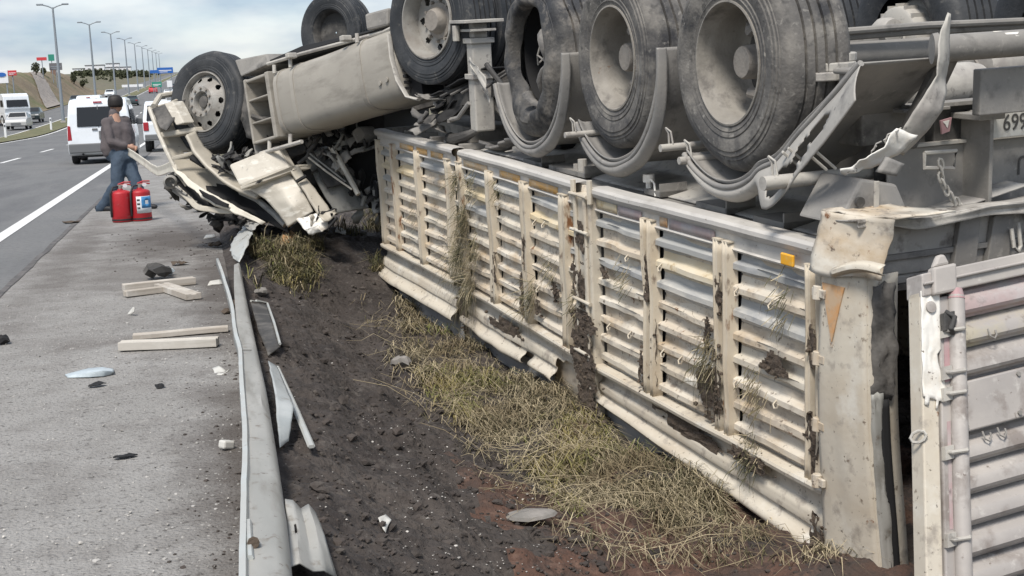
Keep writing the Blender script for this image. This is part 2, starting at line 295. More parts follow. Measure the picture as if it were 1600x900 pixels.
# ------------------------------------------------------------------ terrain
def zroad(Y):
    s = max(0, Y - 92); z = .032 * s * s / (s + 30)
    return z
def bankdepth(Y):
    d = .66 - .022 * (Y - 4.8)
    return max(.02, d * (1 - .86 * sm(11.0, 14.0, Y)))
def hill(X, Y):
    return 5.0 * sm(19.6, 27.5, -X) * sm(100, 130, Y) * (1 - sm(285, 340, Y)) + 2.5 * sm(26, 60, -X) * sm(180, 400, Y)
def zg(X, Y):
    z = zroad(Y) + hill(X, Y)
    if X > .1:
        k = sm(.12, 1.75, X) * (1 - .5 * sm(6, 12, X))
        z -= bankdepth(Y) * k if Y < 40 else .3 * k
    return z
def struct(name, mb, m, **k):
    return tag(mb.build(name, m, **k), kind='structure')
xs = [-900, -600, -400, -250, -160, -110, -80, -65, -55, -48, -42, -38, -35, -33, -31, -29.5, -28, -26.5, -25, -24, -22.5, -21, -19.6, -17, -14, -11, -6, -2, 0, .15, .4, .7, 1, 1.4, 1.8, 2.5, 3.5, 5, 7, 9, 12, 16, 25, 40, 80, 150, 300, 600, 900]
ys = [-60, -20, -5, 0, 1.5, 2.5, 4, 6, 8, 10, 11, 12, 13, 14, 16, 18, 22, 28, 36, 50, 70, 85, 92] + [92 + 8 * i for i in range(1, 32)] + [360, 400, 460, 540, 640, 780, 950, 1200, 1600]
mb = MB()
def gz(X, Y):
    z = zg(X, Y) - .02
    if .1 < X < 6 and 1.2 < Y < 22: z -= .16
    if X < -20 and Y > 100: z += noise.noise(V((X * .07, Y * .05, 0))) * .5 * sm(30, 40, -X) - (.6 if -46 < X < -20 and Y < 350 else 0)
    return V((X, Y, z))
n_ = len(ys)
mb.add([gz(X, Y) for X in xs for Y in ys], [(i * n_ + j, (i + 1) * n_ + j, (i + 1) * n_ + j + 1, i * n_ + j + 1) for i in range(len(xs) - 1) for j in range(n_ - 1)])
struct('ground', mb, M['ground'])
# steep cutting beyond the far carriageway (fine sheet) with a stone-lined chute
def hz(X, Y): return zg(X, Y) + .05 + noise.noise(V((X * .25, Y * .2, 3))) * .45 * sm(19.8, 23, -X) + noise.noise(V((X * .9, Y * .8, 3))) * .16 * sm(19.8, 22, -X)
mb = MB(); mb.grid(lambda u, w: V((-19.4 - 28 * u, 96 + 258 * w, hz(-19.4 - 28 * u, 96 + 258 * w))), 44, 160)
struct('hillside', mb, M['hill'])
mb = MB(); mb.grid(lambda u, w: V((-19.8 - 8.2 * u, 188 + 56 * u + (21 - 8 * u) * w, hz(-19.8 - 8.2 * u, 188 + 56 * u + (21 - 8 * u) * w) + .22)), 16, 8)
struct('drain_chute', mb, M['stone'])
def strip(name, x0, x1, lift, m, y0=-30, y1=1500, wob=0, step=None):
    yy = [y for y in [y0 + i * 6 for i in range(25)] if y < min(112, y1)]
    yy += [112 + 10 * i for i in range(1, 140) if 112 + 10 * i < y1] + [y1]
    mb = MB(); nn = len(yy)
    if y1 < 60: yy = [y0 + (y1 - y0) * i / 120 for i in range(121)]; nn = 121
    def ed(x, y, s): return x + (noise.noise(V((y * 1.3, s, 0))) * wob if wob else 0)
    mb.add([V((ed(x0, y, 1), y, zroad(y) + lift)) for y in yy] + [V((ed(x1, y, 5), y, zroad(y) + lift)) for y in yy], [(i, nn + i, nn + i + 1, i + 1) for i in range(nn - 1)])
    return struct(name, mb, m)
strip('road', -11.1, -1.62, .004, M['asphalt'])
strip('shoulder', -1.62, .16, .002, M['shoulder'], y1=1400)
strip('asphalt_joint', -1.67, -1.61, .008, M['crack'], y0=2, y1=58, wob=.022)
strip('median', -13.6, -11.1, .06, M['median'])
strip('far_road', -19.5, -13.6, .004, M['asphalt'])
strip('edge_line', -2.45, -2.28, .010, M['line'], wob=0)
strip('median_line', -10.95, -10.78, .010, M['line'])
strip('far_edge_line', -13.95, -13.8, .010, M['line'])
mb = MB()
for k in range(26):
    y0 = 43.5 + 11.0 * k - 33
    y1 = y0 + 4.6
    mb.add([V((-6.2, y0, zroad(y0) + .010)), V((-6.05, y0, zroad(y0) + .010)), V((-6.05, y1, zroad(y1) + .010)), V((-6.2, y1, zroad(y1) + .010))], [(0, 1, 2, 3)])
struct('lane_marking', mb, M['line'])
# soil bank between the rail and the trailer: fine relief
def soilz(X, Y):
    p = V((X, Y, 0)); e = sm(.10, .35, X)
    rut = -.05 * math.exp(-((X - .72 - .05 * (Y - 6)) / .16) ** 2) - .04 * math.exp(-((X - 1.05 - .02 * (Y - 6)) / .10) ** 2)
    h = noise.noise(p * 1.7) * .075 + noise.noise(p * 4.3) * .05 + abs(noise.noise(p * 7.5)) * .045 + noise.noise(p * 14) * .028 + noise.noise(p * 30) * .014 - .02
    mound = .26 * math.exp(-((X - 1.05) ** 2 / .55 + (Y - 12.9) ** 2 / 2.2))
    return zg(X, Y) + (h + rut + mound) * e - .012 * (1 - e) + .004
NU, NV = 170, 640
vs = []; fs = []; mi = []
for j in range(NV + 1):
    Y = 2.2 + 17.8 * (j / NV) ** 1.35
    for i in range(NU + 1):
        X = .10 + 5.6 * (i / NU) ** 1.7
        vs.append(V((X, Y, soilz(X, Y))))
for j in range(NV):
    for i in range(NU):
        a = j * (NU + 1) + i; fs.append((a, a + 1, a + NU + 2, a + NU + 1)); c = vs[a]
        q = noise.noise(V((c.x * 2.2, c.y * 2.2, 7))) + .35 * noise.noise(V((c.x * 9, c.y * 9, 7)))
        mi.append(1 if (q > -.28 + .42 * max(0, c.y - 5.6) and c.x > 1.08 + .12 * q and c.y < 8) else 0)
mb = MB(); mb.add(vs, fs); mb.mi = mi
struct('soil_bank', mb, [M['soil'], M['redsoil']], smooth=80)

# ------------------------------------------------------------------ overturned trailer (local x forward, y towards the road, z up; wheels on top)
def rotm(yaw, pit, rol):
    a = V((-math.sin(yaw) * math.cos(pit), math.cos(yaw) * math.cos(pit), math.sin(pit)))
    y0 = V((0, 0, 1)).cross(a).normalized(); z0 = a.cross(y0)
    return a, y0 * math.cos(rol) + z0 * math.sin(rol), z0 * math.cos(rol) - y0 * math.sin(rol)
TA, TY, TZ = rotm(rad(7.096), rad(3.513), rad(-1.608))
TO = V((2.536, 5.925, 1.514))
BASE = 2.25
TM = frame(TO - TZ * BASE, TA, TY, TZ); TINV = frame(TO, TA, TY, TZ).inverted()
OFF = V((0, 0, BASE))
trailer = thing('overturned_trailer', TM, 'overturned dump trailer lying on its body in the ditch with dusty wheels in the air', 'trailer')
def T(inv=None): return MB(OFF, inv)
def TW(): return MB(OFF, TINV)          # for points given in world space

# --- side wall
def wall_y(x, z):                        # the wall bows out a little and leans
    return .08 + .02 * math.sin(x * 1.3) + .012 * noise.noise(V((x * 1.1, z * 2, 4)))
mb = T(); mb.grid(lambda u, w: V((-1.0 + 7.2 * u, wall_y(-1 + 7.2 * u, 0) - .012, -.76 - 1.56 * w)), 60, 6)
wall = mb.build('side_wall', M['cream'], trailer, solid=.02)
bays = [(-.865, -.235), (-.085, .54), (.675, 1.29), (1.56, 1.72), (1.83, 2.445), (2.555, 3.165), (3.275, 3.87), (3.97, 4.15), (4.25, 4.93), (5.03, 5.65), (5.75, 6.14)]
PITCH_S = .117; Z0 = -.885
def slat(x0, x1, row, m, y_fn, z_top, parent, b, seed):
    prof = [(-.002, 0), (.002, -.036), (.006, -.042), (.029, -.056), (.033, -.060), (.035, -.086), (.031, -.091), (.002, -.100), (-.002, -PITCH_S)]
    n = 12; vs = []
    dent = [(random.uniform(x0, x1), random.uniform(.04, .14), random.uniform(-.022, .008)) for _ in range(2)]
    for i in range(n + 1):
        x = x0 + (x1 - x0) * i / n
        for (py, pz) in prof:
            dy = sum(a * math.exp(-((x - c) / w) ** 2) for c, w, a in dent) * (1 if py > .03 else .3)
            dz = .004 * noise.noise(V((x * 3, row * 3.1, seed)))
            vs.append(V((x - (.052 if i == n and py < .01 else 0), y_fn(x, z_top) + py + dy, z_top + pz + dz)))
    k = len(prof); fs = [(i * k + j, (i + 1) * k + j, (i + 1) * k + j + 1, i * k + j + 1) for i in range(n) for j in range(k - 1)]
    b.add(vs, fs)
    return b.build('slat', m, parent, smooth=24)
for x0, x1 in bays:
    b = T(); b.bx(x1 - .028, x1 + .03, .055, wall_y(x1, 0) - .0015, -.885, -1.82); b.build('gap_shade_strip', M['void'], wall)  # black strip standing in for the shade in the gap beside each post
for bi, (x0, x1) in enumerate(bays):
    for r in range(8):
        if r == 0: m = 'creamblue' if random.random() < .8 else 'cream'
        elif r == 1: m = 'creamyel' if random.random() < .5 else 'cream'
        elif r == 2: m = 'creamblue' if random.random() < .5 else 'creamw'
        else: m = random.choice(['cream', 'cream', 'creamw'])
        slat(x0 - .03, x1 + .03, r, M[m], wall_y, Z0 - r * PITCH_S, wall, T(), bi)
# posts between the bays: hat sections, each with ragged flanges
def post(x, w, z0=-.84, z1=-1.83, d=.062, m='post', double=False, lean=0):
    b = T()
    def one(cx, ww):
        n = 14; pr = [(-ww / 2 - .012, .012), (-ww / 2, .016), (-ww / 2 + .008, d), (-.2 * ww, d + .003), (0, d - .006), (.2 * ww, d + .003), (ww / 2 - .008, d), (ww / 2, .016), (ww / 2 + .012, .012)]
        vs = []
        for i in range(n + 1):
            z = z0 + (z1 - z0) * i / n; jx = .007 * noise.noise(V((x * 9, z * 5, 1))) + lean * (i / n); jy = .010 * noise.noise(V((x * 7, z * 4, 2)))
            for px, py in pr: vs.append(V((cx + px + jx, wall_y(cx, z) + py + jy, z)))
        k = len(pr); b.add(vs, [(i * k + j, (i + 1) * k + j, (i + 1) * k + j + 1, i * k + j + 1) for i in range(n) for j in range(k - 1)])
        b.bx(cx - ww / 2, cx + ww / 2, wall_y(cx, 0), wall_y(cx, 0) + d, z0 - .004, z0 + .002)
    if double: one(x - w * .29, w * .40); one(x + w * .29, w * .40)
    else: one(x, w)
    return b.build('post', M[m], wall, smooth=30, solid=.003)
for x, w, dbl in ((-.93, .14, True), (-.16, .15, True), (.61, .13, True), (1.775, .11, False), (2.50, .11, False), (3.22, .11, False), (3.92, .10, False), (4.20, .10, False), (4.98, .10, False), (5.70, .10, False), (6.19, .10, False)):
    post(x, w, double=dbl)
b = T()                                   # the wide hinge pillar between two wall sections
for i in range(1):
    b.bx(1.30, 1.55, .09, .175, -.80, -2.30); b.bx(1.33, 1.37, .172, .195, -.79, -2.1); b.bx(1.47, 1.51, .172, .195, -.79, -2.1)
b.build('hinge_pillar', M['creamw'], wall, bevel=.012)
for z in (-.80, -1.02, -1.45, -1.78):
    b = T(); b.tube([(1.30, .192, z), (1.43, .20, z + .006), (1.55, .192, z)], .011, 8); b.build('hinge_pin', M['creamw'], wall)
for x, z in ((1.30, -.70), (1.54, -.72)):
    b = T(); b.tube([(x, .17, z), (x, .17, z - .14)], .018); b.build('hinge', M['creamw'], wall)
# top rails of the three wall sections
def rail(x0, x1):
    b = T(); n = 20; pr = [(-.05, -.742), (.0, -.738), (.045, -.742), (.060, -.755), (.062, -.775), (.050, -.798), (.030, -.806), (.030, -.868), (.040, -.876), (.034, -.886), (.0, -.888)]
    vs = []
    for i in range(n + 1):
        x = x0 + (x1 - x0) * i / n
        for py, pz in pr: vs.append(V((x, wall_y(x, -.8) + py + .006 * noise.noise(V((x * 2, 0, 3))), pz + .006 * noise.noise(V((x * 1.6, 5, 3))))))
    k = len(pr); b.add(vs, [(i * k + j, (i + 1) * k + j, (i + 1) * k + j + 1, i * k + j + 1) for i in range(n) for j in range(k - 1)])
    return b.build('top_rail', M['rail'], wall, smooth=30)
rail(-1.0, 1.30); rail(1.55, 3.88); rail(4.02, 6.24)
def strip_patch(name, x0, x1, z0, z1, m, lift=.034):
    b = T(); b.grid(lambda u, w: V((x0 + (x1 - x0) * u, wall_y(x0 + (x1 - x0) * u, -.8) + lift, z0 + (z1 - z0) * w)), 6, 2, keep=None)
    return b.build(name, M[m], wall, solid=.003)
strip_patch('faded_tape', 1.0, 1.28, -.812, -.864, 'creamyel'); strip_patch('faded_tape', .70, .98, -.812, -.864, 'tailpink'); strip_patch('faded_tape', -.06, .40, -.812, -.864, 'tailpink')
for x0, x1 in ((1.90, 2.42), (2.60, 3.02), (3.28, 3.82), (4.32, 4.62), (4.72, 5.0), (5.1, 5.5)): strip_patch('reflective_tape', x0, x1, -.812, -.862, 'tape')
strip_patch('reflective_tape', .42, .50, -.812, -.862, 'orange')
b = T(); b.bx(-.80, -.70, .125, .14, -.812, -.866); b.build('side_marker', M['amber'], wall, bevel=.006)
# lower rail and bent skirts of each section
def ledge(x0, x1, z0=-1.825, sag=0):
    b = T(); n = 24; pr = [(.01, .0), (.075, -.004), (.082, -.016), (.078, -.034), (.03, -.044), (.01, -.05)]
    vs = []
    for i in range(n + 1):
        u = i / n; x = x0 + (x1 - x0) * u
        for py, pz in pr: vs.append(V((x, wall_y(x, 0) + py, z0 + pz - sag * (1 - u) ** 2 + .008 * noise.noise(V((x * 2.2, 0, 8))))))
    k = len(pr); b.add(vs, [(i * k + j, (i + 1) * k + j, (i + 1) * k + j + 1, i * k + j + 1) for i in range(n) for j in range(k - 1)])
    return b.build('lower_rail', M['creamw'], wall, smooth=30)
ledge(-1.03, 1.30); ledge(1.62, 3.95); ledge(4.10, 6.22)
def skirt(x0, x1, zb, out, m, rows, nm, zt=-1.865, keep=None, seed=0, edge=.006):
    b = T()
    def fn(u, w):
        x = x0 + (x1 - x0) * u; e = zb(u) + edge * noise.noise(V((x * 3, seed, 0)))
        z = zt + (e - zt) * w
        rib = (.030 * sm(.30, .40, w) - .022 * sm(.58, .62, w) + .034 * sm(.74, .86, w) - .03 * sm(.93, 1.0, w)) if rows else 0
        return V((x, wall_y(x, 0) + .012 + out(u) * w * w * .5 + rib + .006 * noise.noise(V((x * 2, z * 4, seed))), z))
    b.grid(fn, 44, 22, keep)
    return b.build(nm, M[m], wall, solid=.006, smooth=40)
skirt(-1.04, 1.30, lambda u: -2.17 + .10 * u, lambda u: .10 - .05 * u, 'creamw', 2.5, 'skirt_panel', seed=1)
skirt(-1.04, 1.30, lambda u: -2.30 + .06 * u, lambda u: -.03, 'skirt', 0, 'skirt_flange', zt=-2.05, seed=2)
skirt(1.62, 3.95, lambda u: -2.14 + .03 * math.sin(u * 7), lambda u: .14 - .04 * u, 'creamw', 2.5, 'skirt_panel', seed=3, edge=.03, keep=lambda u, w: not ((u < .16 and w > .25 + .8 * u) or (.33 < u < .40 and w > .7)))
skirt(1.62, 3.95, lambda u: -2.34, lambda u: .0, 'skirt', 0, 'skirt_flange', zt=-2.12, seed=4, keep=lambda u, w: u > .22)
skirt(4.10, 6.22, lambda u: -2.15, lambda u: .16 + .04 * math.sin(u * 3), 'creamw', 2.5, 'skirt_panel', seed=5)
skirt(4.10, 6.22, lambda u: -2.34 + .02 * math.sin(u * 5), lambda u: .10 * math.sin(u * 3.1), 'skirt', 0, 'skirt_flange', zt=-2.13, seed=6)
skirt(4.10, 6.22, lambda u: -2.42 + .02 * math.sin(u * 5), lambda u: .03, 'creamw', 0, 'skirt_edge', zt=-2.352, seed=7)
# small bent lashing hooks along the slats
for x in (-.30, -.62, .28, .48, .86, 1.12, 2.1, 2.3, 2.8, 3.0, 3.5):
    for row in (1, 5):
        if random.random() < .75:
            z = Z0 - row * PITCH_S - .07 - random.uniform(0, .03); xx = x + random.uniform(-.04, .04); y = wall_y(xx, 0) + .045
            b = T(); b.tube([(xx + .022, y - .01, z + .022), (xx + .022, y + .014, z), (xx + .006, y + .018, z - .016), (xx - .014, y + .016, z - .008), (xx - .018, y + .012, z + .008)], .0042, 6)
            b.build('lashing_hook', M['post'], wall)
# scraped bolt holes in the skirt
for k in range(34):
    x = random.uniform(-1, 1.25) if k < 24 else random.uniform(2.2, 3.8); z = random.choice((-1.935, -1.955, -2.06)) + random.uniform(-.015, .015)
# --- body shell
b = T(); b.bx(-1.18, 6.2, -2.44, .05, -.80, -.775)
b.build('body_floor', M['chassis'], trailer, bevel=.004)
b = T(); b.bx(-1.2, 6.2, -2.5, -2.44, -.78, -2.3); b.build('far_wall', M['cream'], trailer)
b = T(); b.bx(6.2, 6.25, -2.5, .06, -.74, -2.35); b.build('front_wall', M['chassis'], trailer)
b = T()
for i in range(6):
    x = 4.1 + i * .385; b.bx(x - .03, x + .03, -.72, .03, -.772, -.722)
b.build('cross_members', M['chassis'], trailer, bevel=.004)
b = T()                                   # sloping side sheet of the sub-frame above the floor
def sub(u, w):
    x = -1.03 + 5.0 * u; k = sm(.42, .46, w)
    return V((x, -.10 - .85 * w, -.768 + .16 * w + .035 * k + .006 * noise.noise(V((x, w, 0)))))
b.grid(sub, 40, 24)
b.build('subframe_sheet', M['guardl'], trailer, solid=.008)
b = T()
for y in (-.72, -1.62):
    b.bx(-1.05, 4.6, y - .01, y + .01, -.77, -.25); b.bx(-1.05, 4.6, y - .07, y + .07, -.262, -.235); b.bx(-1.05, 6.7, y - .07, y + .07, -.772, -.755)
    b.prism([(4.6, y - .01, -.772), (4.6, y - .01, -.25), (5.0, y - .01, -.50), (6.7, y - .01, -.52), (6.7, y - .01, -.772)], (0, .02, 0))
    b.bx(5.0, 6.7, y - .07, y + .07, -.512, -.49)
b.build('chassis_beam', M['chassis'], trailer, bevel=.004)
for x in (-.05, .65, 1.3, 1.95, 3.3): 
    b = T(); b.bx(x - .05, x + .05, -1.62, -.72, -.60, -.35); b.build('cross_beam', M['chassisd'], trailer)
# shallow brackets and fittings on the floor edge
for x, w in ((.92, .10), (.25, .16), (-.30, .14), (2.15, .3), (2.75, .18)):
    b = T(); b.bx(x - w, x + w, -.22, -.05, -.765, -.735); b.bx(x - w, x - w + .012, -.22, -.05, -.765, -.69); b.build('floor_bracket', M['chassis'], trailer)
b = T(); b.tube([(1.02, -.08, -.77), (1.02, -.08, -.70)], .018); b.tube([(1.02, -.08, -.70), (1.02, -.08, -.655)], .034, 10); b.tube([(1.0, -.08, -.68), (.93, -.07, -.70), (.88, -.05, -.765)], .006)
b.build('drain_plug', M['whiteworn'], trailer)
b = T(); b.tube([(2.0, -.10, -.77), (2.0, -.10, -.66)], .03, 10); b.tube([(2.1, -.1, -.77), (2.1, -.1, -.7)], .02, 8); b.build('drain_plug', M['guardl'], trailer)

# --- wheels
def tyre_prof(W_=.385, R_=.535, grooves=(.11, .165, .22, .275), bead=.295):
    p = [(bead, -.022), (bead + .012, -.008), (.325, -.004), (.332, .001), (.338, -.002), (.36, .004), (.365, -.001), (.385, .006), (.43, .009), (.436, .004), (.455, .004), (.460, -.003), (.475, -.003), (.478, -.008), (.49, -.009), (.512, -.022), (R_ - .006, -.045), (R_ - .001, -.062)]
    for g in grooves: p += [(R_, -g + .008), (R_ - .018, -g + .005), (R_ - .018, -g - .005), (R_, -g - .008)]
    p += [(R_ - .001, -W_ + .062), (R_ - .006, -W_ + .045), (.512, -W_ + .022), (.455, -W_ - .002), (.41, -W_ - .008), (.335, -W_), (bead, -W_ + .02)]
    return p
RIM = [(.308, -.016), (.305, -.002), (.296, .000), (.290, -.008), (.288, -.045), (.276, -.065), (.268, -.10), (.265, -.20), (.258, -.245), (.235, -.275), (.20, -.288), (.15, -.285), (.10, -.28), (.02, -.28)]
def flat_fn(amt, seed):
    def fn(p, q, r, h):
        k = (r - .3) / .23
        s = 1 - amt * k * max(0, noise.noise(V((math.cos(q) * 1.4, math.sin(q) * 1.4, seed)))) + .008 * k * noise.noise(V((math.cos(q) * 3, math.sin(q) * 3, seed + 4 + h * 5)))
        return V((p.x * s, p.y + .02 * k * noise.noise(V((p.x * 3, p.z * 3, seed + 8))), p.z * s))
    return fn
def wheel(x, y, m_t, m_r, seed, lip=True, name='wheel'):
    e = empty('wheel', V((x, y, BASE)), trailer)
    b = MB(); b.lathe(tyre_prof(), 72, fn=flat_fn(.03, seed)); b.build('tyre', M[m_t], e, smooth=32)
    b = MB(); b.lathe(RIM, 56); b.build('rim', M[m_r], e, smooth=38)
    b = MB(); b.lathe([(.232, -.276), (.228, -.270), (.14, -.272)], 36); b.build('rim_shade_ring', M['chassisd'], e)  # dark ring put inside the rim for the shade near the hub
    b = MB(); b.lathe([(.135, -.285), (.132, -.262), (.098, -.25), (.094, -.19), (.086, -.175), (.082, -.10), (.074, -.088), (.0005, -.086)], 28)
    for k in range(10):
        q = 2 * math.pi * k / 10 + .2; c, s = math.cos(q), math.sin(q)
        b.tube([(.152 * c, -.287, .152 * s), (.152 * c, -.235, .152 * s)], .015, 6)
    b.tube([(.03, -.28, .18), (.02, -.16, .165), (-.02, -.13, .15), (-.05, -.14, .17)], [.035, .038, .03, .02], 7); b.tube([(-.04, -.28, -.18), (-.03, -.17, -.16), (.02, -.14, -.15)], [.034, .036, .024], 7); b.tube([(-.15, -.28, .08), (-.14, -.2, .07)], .03, 7)
    b.build('hub', M['hub'], e)
    return e
w3 = wheel(0, 0, 'rubber2', 'rim', 1)
w2 = wheel(1.31, 0, 'rubber2', 'rim', 6)
# burst tyre on the foremost axle
e = empty('wheel', V((2.60, .0, BASE)), trailer)
def burst(p, q, r, h):
    k = max(0, (r - .28) / .25)
    n1 = noise.noise(V((math.cos(q) * 1.6, math.sin(q) * 1.6, 3))); n2 = noise.noise(V((p.x * 7, p.z * 7, h * 7)))
    s = 1 + .06 * n1 * k - .05 * max(0, math.sin(q + .6)) * k + .018 * n2
    tear = max(0, math.cos(q - 3.5)) ** 3
    return V((p.x * s * (1 + .02 * tear), p.y + .10 * tear * (1 - k) * (1 if h > -.2 else .2) + .035 * n2 * (1 - .4 * k) + .03 * n1, p.z * s - .02))
pr = [(.335, -.075), (.345, -.03), (.36, -.008)] + [t for t in tyre_prof() if t[0] > .36]
b = MB(); b.lathe(pr, 80, fn=burst); b.build('burst_tyre', M['rubber3'], e, smooth=50)
b = MB(); b.lathe([(.33, -.33), (.20, -.33), (.02, -.33)], 32); b.lathe([(.34, -.30), (.335, -.10)], 40); b.build('rim', M['void'], e)  # black disc and barrel painted as the tyre's dark inside
b = MB()                                  # torn bead ring hanging across the opening
pts = []
for i in range(22):
    q = 2.55 + 2.35 * i / 21; rr = .30 + .05 * math.sin(i * .5)
    pts.append((rr * math.cos(q), -.02 + .03 * math.sin(i * .7), rr * math.sin(q) - .01))
b.tube(pts, [.035 + .022 * math.sin(i * .31) + .006 * random.random() for i in range(22)], 9, flat=.6)
b.build('torn_bead', M['rubber'], e, smooth=60)
b = MB(); b.tube([(-.06, -.2, .08), (-.10, -.06, -.03), (-.16, .0, -.06), (-.18, .01, .0), (-.24, -.01, -.03), (-.29, -.03, -.10)], .007, 6); b.tube([(-.18, .01, .0), (-.19, -.02, .10)], .006, 6); b.build('torn_wire', M['chassis'], e)
# far wheels on the same axles, turned round
for x in (0, 1.31, 2.62):
    e = wheel(x, 0, 'rubberdark' if x else 'rubberdark', 'rim', x * 3 + 2); e.rotation_euler = (0, 0, math.pi); e.location = V((x, -2.42, BASE))
    e2 = MB(OFF); e2.lathe([(.02, -1.98), (.10, -1.97), (.11, -1.99), (.19, -1.99), (.205, -2.0), (.21, -2.02), (.21, -2.2)], 40, o=(x, 0, 0))
    for k in range(16):
        q = 2 * math.pi * k / 16; e2.box((x + .212 * math.cos(q), -2.05, .212 * math.sin(q)), (.012, .10, .03))
    e2.build('brake_drum', M['guardl'], trailer)
    b = T(); b.tube([(x, -.30, 0), (x, -2.0, 0)], .066, 14); b.build('axle', M['chassis'], trailer)
    for y in (-.62, -1.72):
        b = T(); b.bx(x - .07, x + .42, y - .04, y + .04, -.16, -.09); b.bx(x + .36, x + .46, y - .05, y + .05, -.30, -.1); b.bx(x - .09, x + .09, y - .05, y + .05, -.12, -.055); b.build('trailing_arm', M['chassis'], trailer, bevel=.006)
        b = T(); b.lathe([(.02, -.235), (.12, -.235), (.125, -.2), (.11, -.17), (.125, -.14), (.115, -.10), (.09, -.09), (.02, -.085)], 20, o=(x - .30, y, 0), axis='z'); b.build('air_spring', M['rubber'], trailer)
    for y in (-.52, -1.9):
        b = T(); b.lathe([(.015, 0), (.075, .01), (.085, .05), (.085, .12), (.06, .17), (.02, .18)], 18, o=(x - .12, y, .06), axis='x'); b.build('brake_chamber', M['guardl'], trailer)
for k, (dx, z) in enumerate(((-.06, .09), (-.09, .12), (.07, .085))):
    b = T(); b.tube([(dx, -.42, z), (dx - .02, -1.1, z + .01), (dx, -1.8, z)], .018, 8); b.build('brake_pipe', M['chassis'], trailer)

# --- mudguards
def guard(x, pts, y0=.035, y1=-.41, m='guard', keep=None, flare=0):
    """pts: outline of the guard in the wheel plane, relative to the wheel centre"""
    b = T(); n = len(pts)
    # smooth the polyline (Catmull-Rom)
    q = []
    for i in range(n - 1):
        p0, p1, p2, p3 = [V((*pts[max(0, min(n - 1, i + d))], 0)) for d in (-1, 0, 1, 2)]
        for k in range(6):
            t = k / 6; q.append(.5 * ((2 * p1) + (p2 - p0) * t + (2 * p0 - 5 * p1 + 4 * p2 - p3) * t * t + (3 * p1 - p0 - 3 * p2 + p3) * t ** 3))
    q.append(V((*pts[-1], 0)))
    def fn(u, w):
        i = min(len(q) - 2, int(u * (len(q) - 1))); f = u * (len(q) - 1) - i; p = q[i] * (1 - f) + q[i + 1] * f
        yy = y0 + (y1 - y0) * w; d = .008 * noise.noise(V((p.x * 3 + x, yy * 3, p.y * 3)))
        roll = .034 * max(0, 1 - w / .11) ** 1.6
        nrm = V((-p.x, 0, -p.y)).normalized()
        return V((x + p.x, yy, p.y)) + nrm * (roll + d) + V((0, .6 * d, 0))
    b.grid(fn, 70, 16)
    o = b.build('mudguard', M[m], trailer, solid=.007, smooth=60)
    b = T(); b.tube([V((x + p.x, y0 + .002 + .006 * noise.noise(V((p.x * 4, p.y * 4, x))), p.y)) for p in q], .015, 8); b.build('rolled_edge', M['guard'], o, smooth=60)
    b = T(); m_ = len(q)
    def sk(u, w):
        i = min(m_ - 2, int(u * (m_ - 1))); f = u * (m_ - 1) - i; p = q[i] * (1 - f) + q[i + 1] * f; t = (q[min(m_ - 1, i + 2)] - q[max(0, i - 1)]).normalized()
        nr = V((t.y, -t.x, 0)); nr = nr if nr.dot(p) > 0 else -nr
        wd = .075 * min(1, .35 + 3.2 * u, .30 + 2.6 * (1 - u)) * (1 + .12 * noise.noise(V((p.x * 5, p.y * 5, x)))) + flare * sm(.57, .72, u); c = p + nr * wd * w
        fl = sm(.57, .72, u) if flare else 0
        return V((x + c.x, y0 + .022 * math.sin(w * 2.4) - .05 * w ** 3 * (1 - fl) + .085 * w * fl + .006 * noise.noise(V((c.x * 6, c.y * 6, x))), c.y))
    b.grid(sk, 120, 16, keep if flare else None); b.build('side_skirt', M['guardm' if flare else 'guard'], o, solid=.004, smooth=70)
    return o
def arc(r0, r1, a0, a1, n=12):
    return [((r0 + (r1 - r0) * i / n) * -math.sin(rad(a0 + (a1 - a0) * i / n)), (r0 + (r1 - r0) * i / n) * -math.cos(rad(a0 + (a1 - a0) * i / n))) for i in range(n + 1)]
def torn(u, w):
    for cu, cw, ru, rw in ((.735, .62, .032, .24), (.775, .72, .028, .18), (.815, .55, .028, .22), (.86, .50, .036, .20)):
        if ((u - cu) / ru) ** 2 + ((w - cw) / rw) ** 2 < 1 + .6 * noise.noise(V((u * 18, w * 4, 2))): return False
    return True
g3 = guard(0, arc(.60, .605, -38, 38, 9) + [(-.52, -.42), (-.68, -.30), (-.86, -.175), (-1.02, -.06), (-1.14, .03)], keep=torn, flare=.15)
g2 = guard(1.31, arc(.60, .62, -48, 20, 8) + arc(.63, .68, 30, 96, 7))
g1 = guard(2.60, arc(.62, .62, -70, 20, 9) + arc(.63, .68, 30, 92, 7))
# bracket tubes that carry the mudguards
def bracket(x, z, y1, r=.03):
    b = T(); b.tube([(x, -.72, z + .0), (x, y1 - .012, z), (x, y1, z)], r, 14); o = b.build('mudguard_tube', M['guardl'], trailer)
    b = T(); b.tube([(x + .03, y1 - .07, z - r), (x + .035, y1 - .07, z + r + .05), (x + .05, y1 - .06, z + r + .08)], .007, 6); b.tube([(x - .01, y1 - .07, z + r * .8), (x + .01, y1 - .07, z + r + .06), (x + .05, y1 - .06, z + r + .08)], .006, 6); b.build('clamp', M['guardl'], o, bevel=.004)
bracket(-.72, -.49, .24, .032); bracket(.33, -.50, .09, .020); bracket(.44, -.44, .14, .020); bracket(1.66, -.46, .16, .018)
for x in (-.66, -.88):
    b = T(); b.box((x, .06, -.40), (.022, .10, .012), (V((.92, -.3, .25)), V((.1, .75, .65)), V((-.35, -.6, .72)))); b.box((x - .05, .055, -.385), (.018, .12, .012), (V((.92, -.3, .25)), V((.1, .75, .65)), V((-.35, -.6, .72)))); b.build('slotted_strap', M['guardl'], g3, bevel=.003)

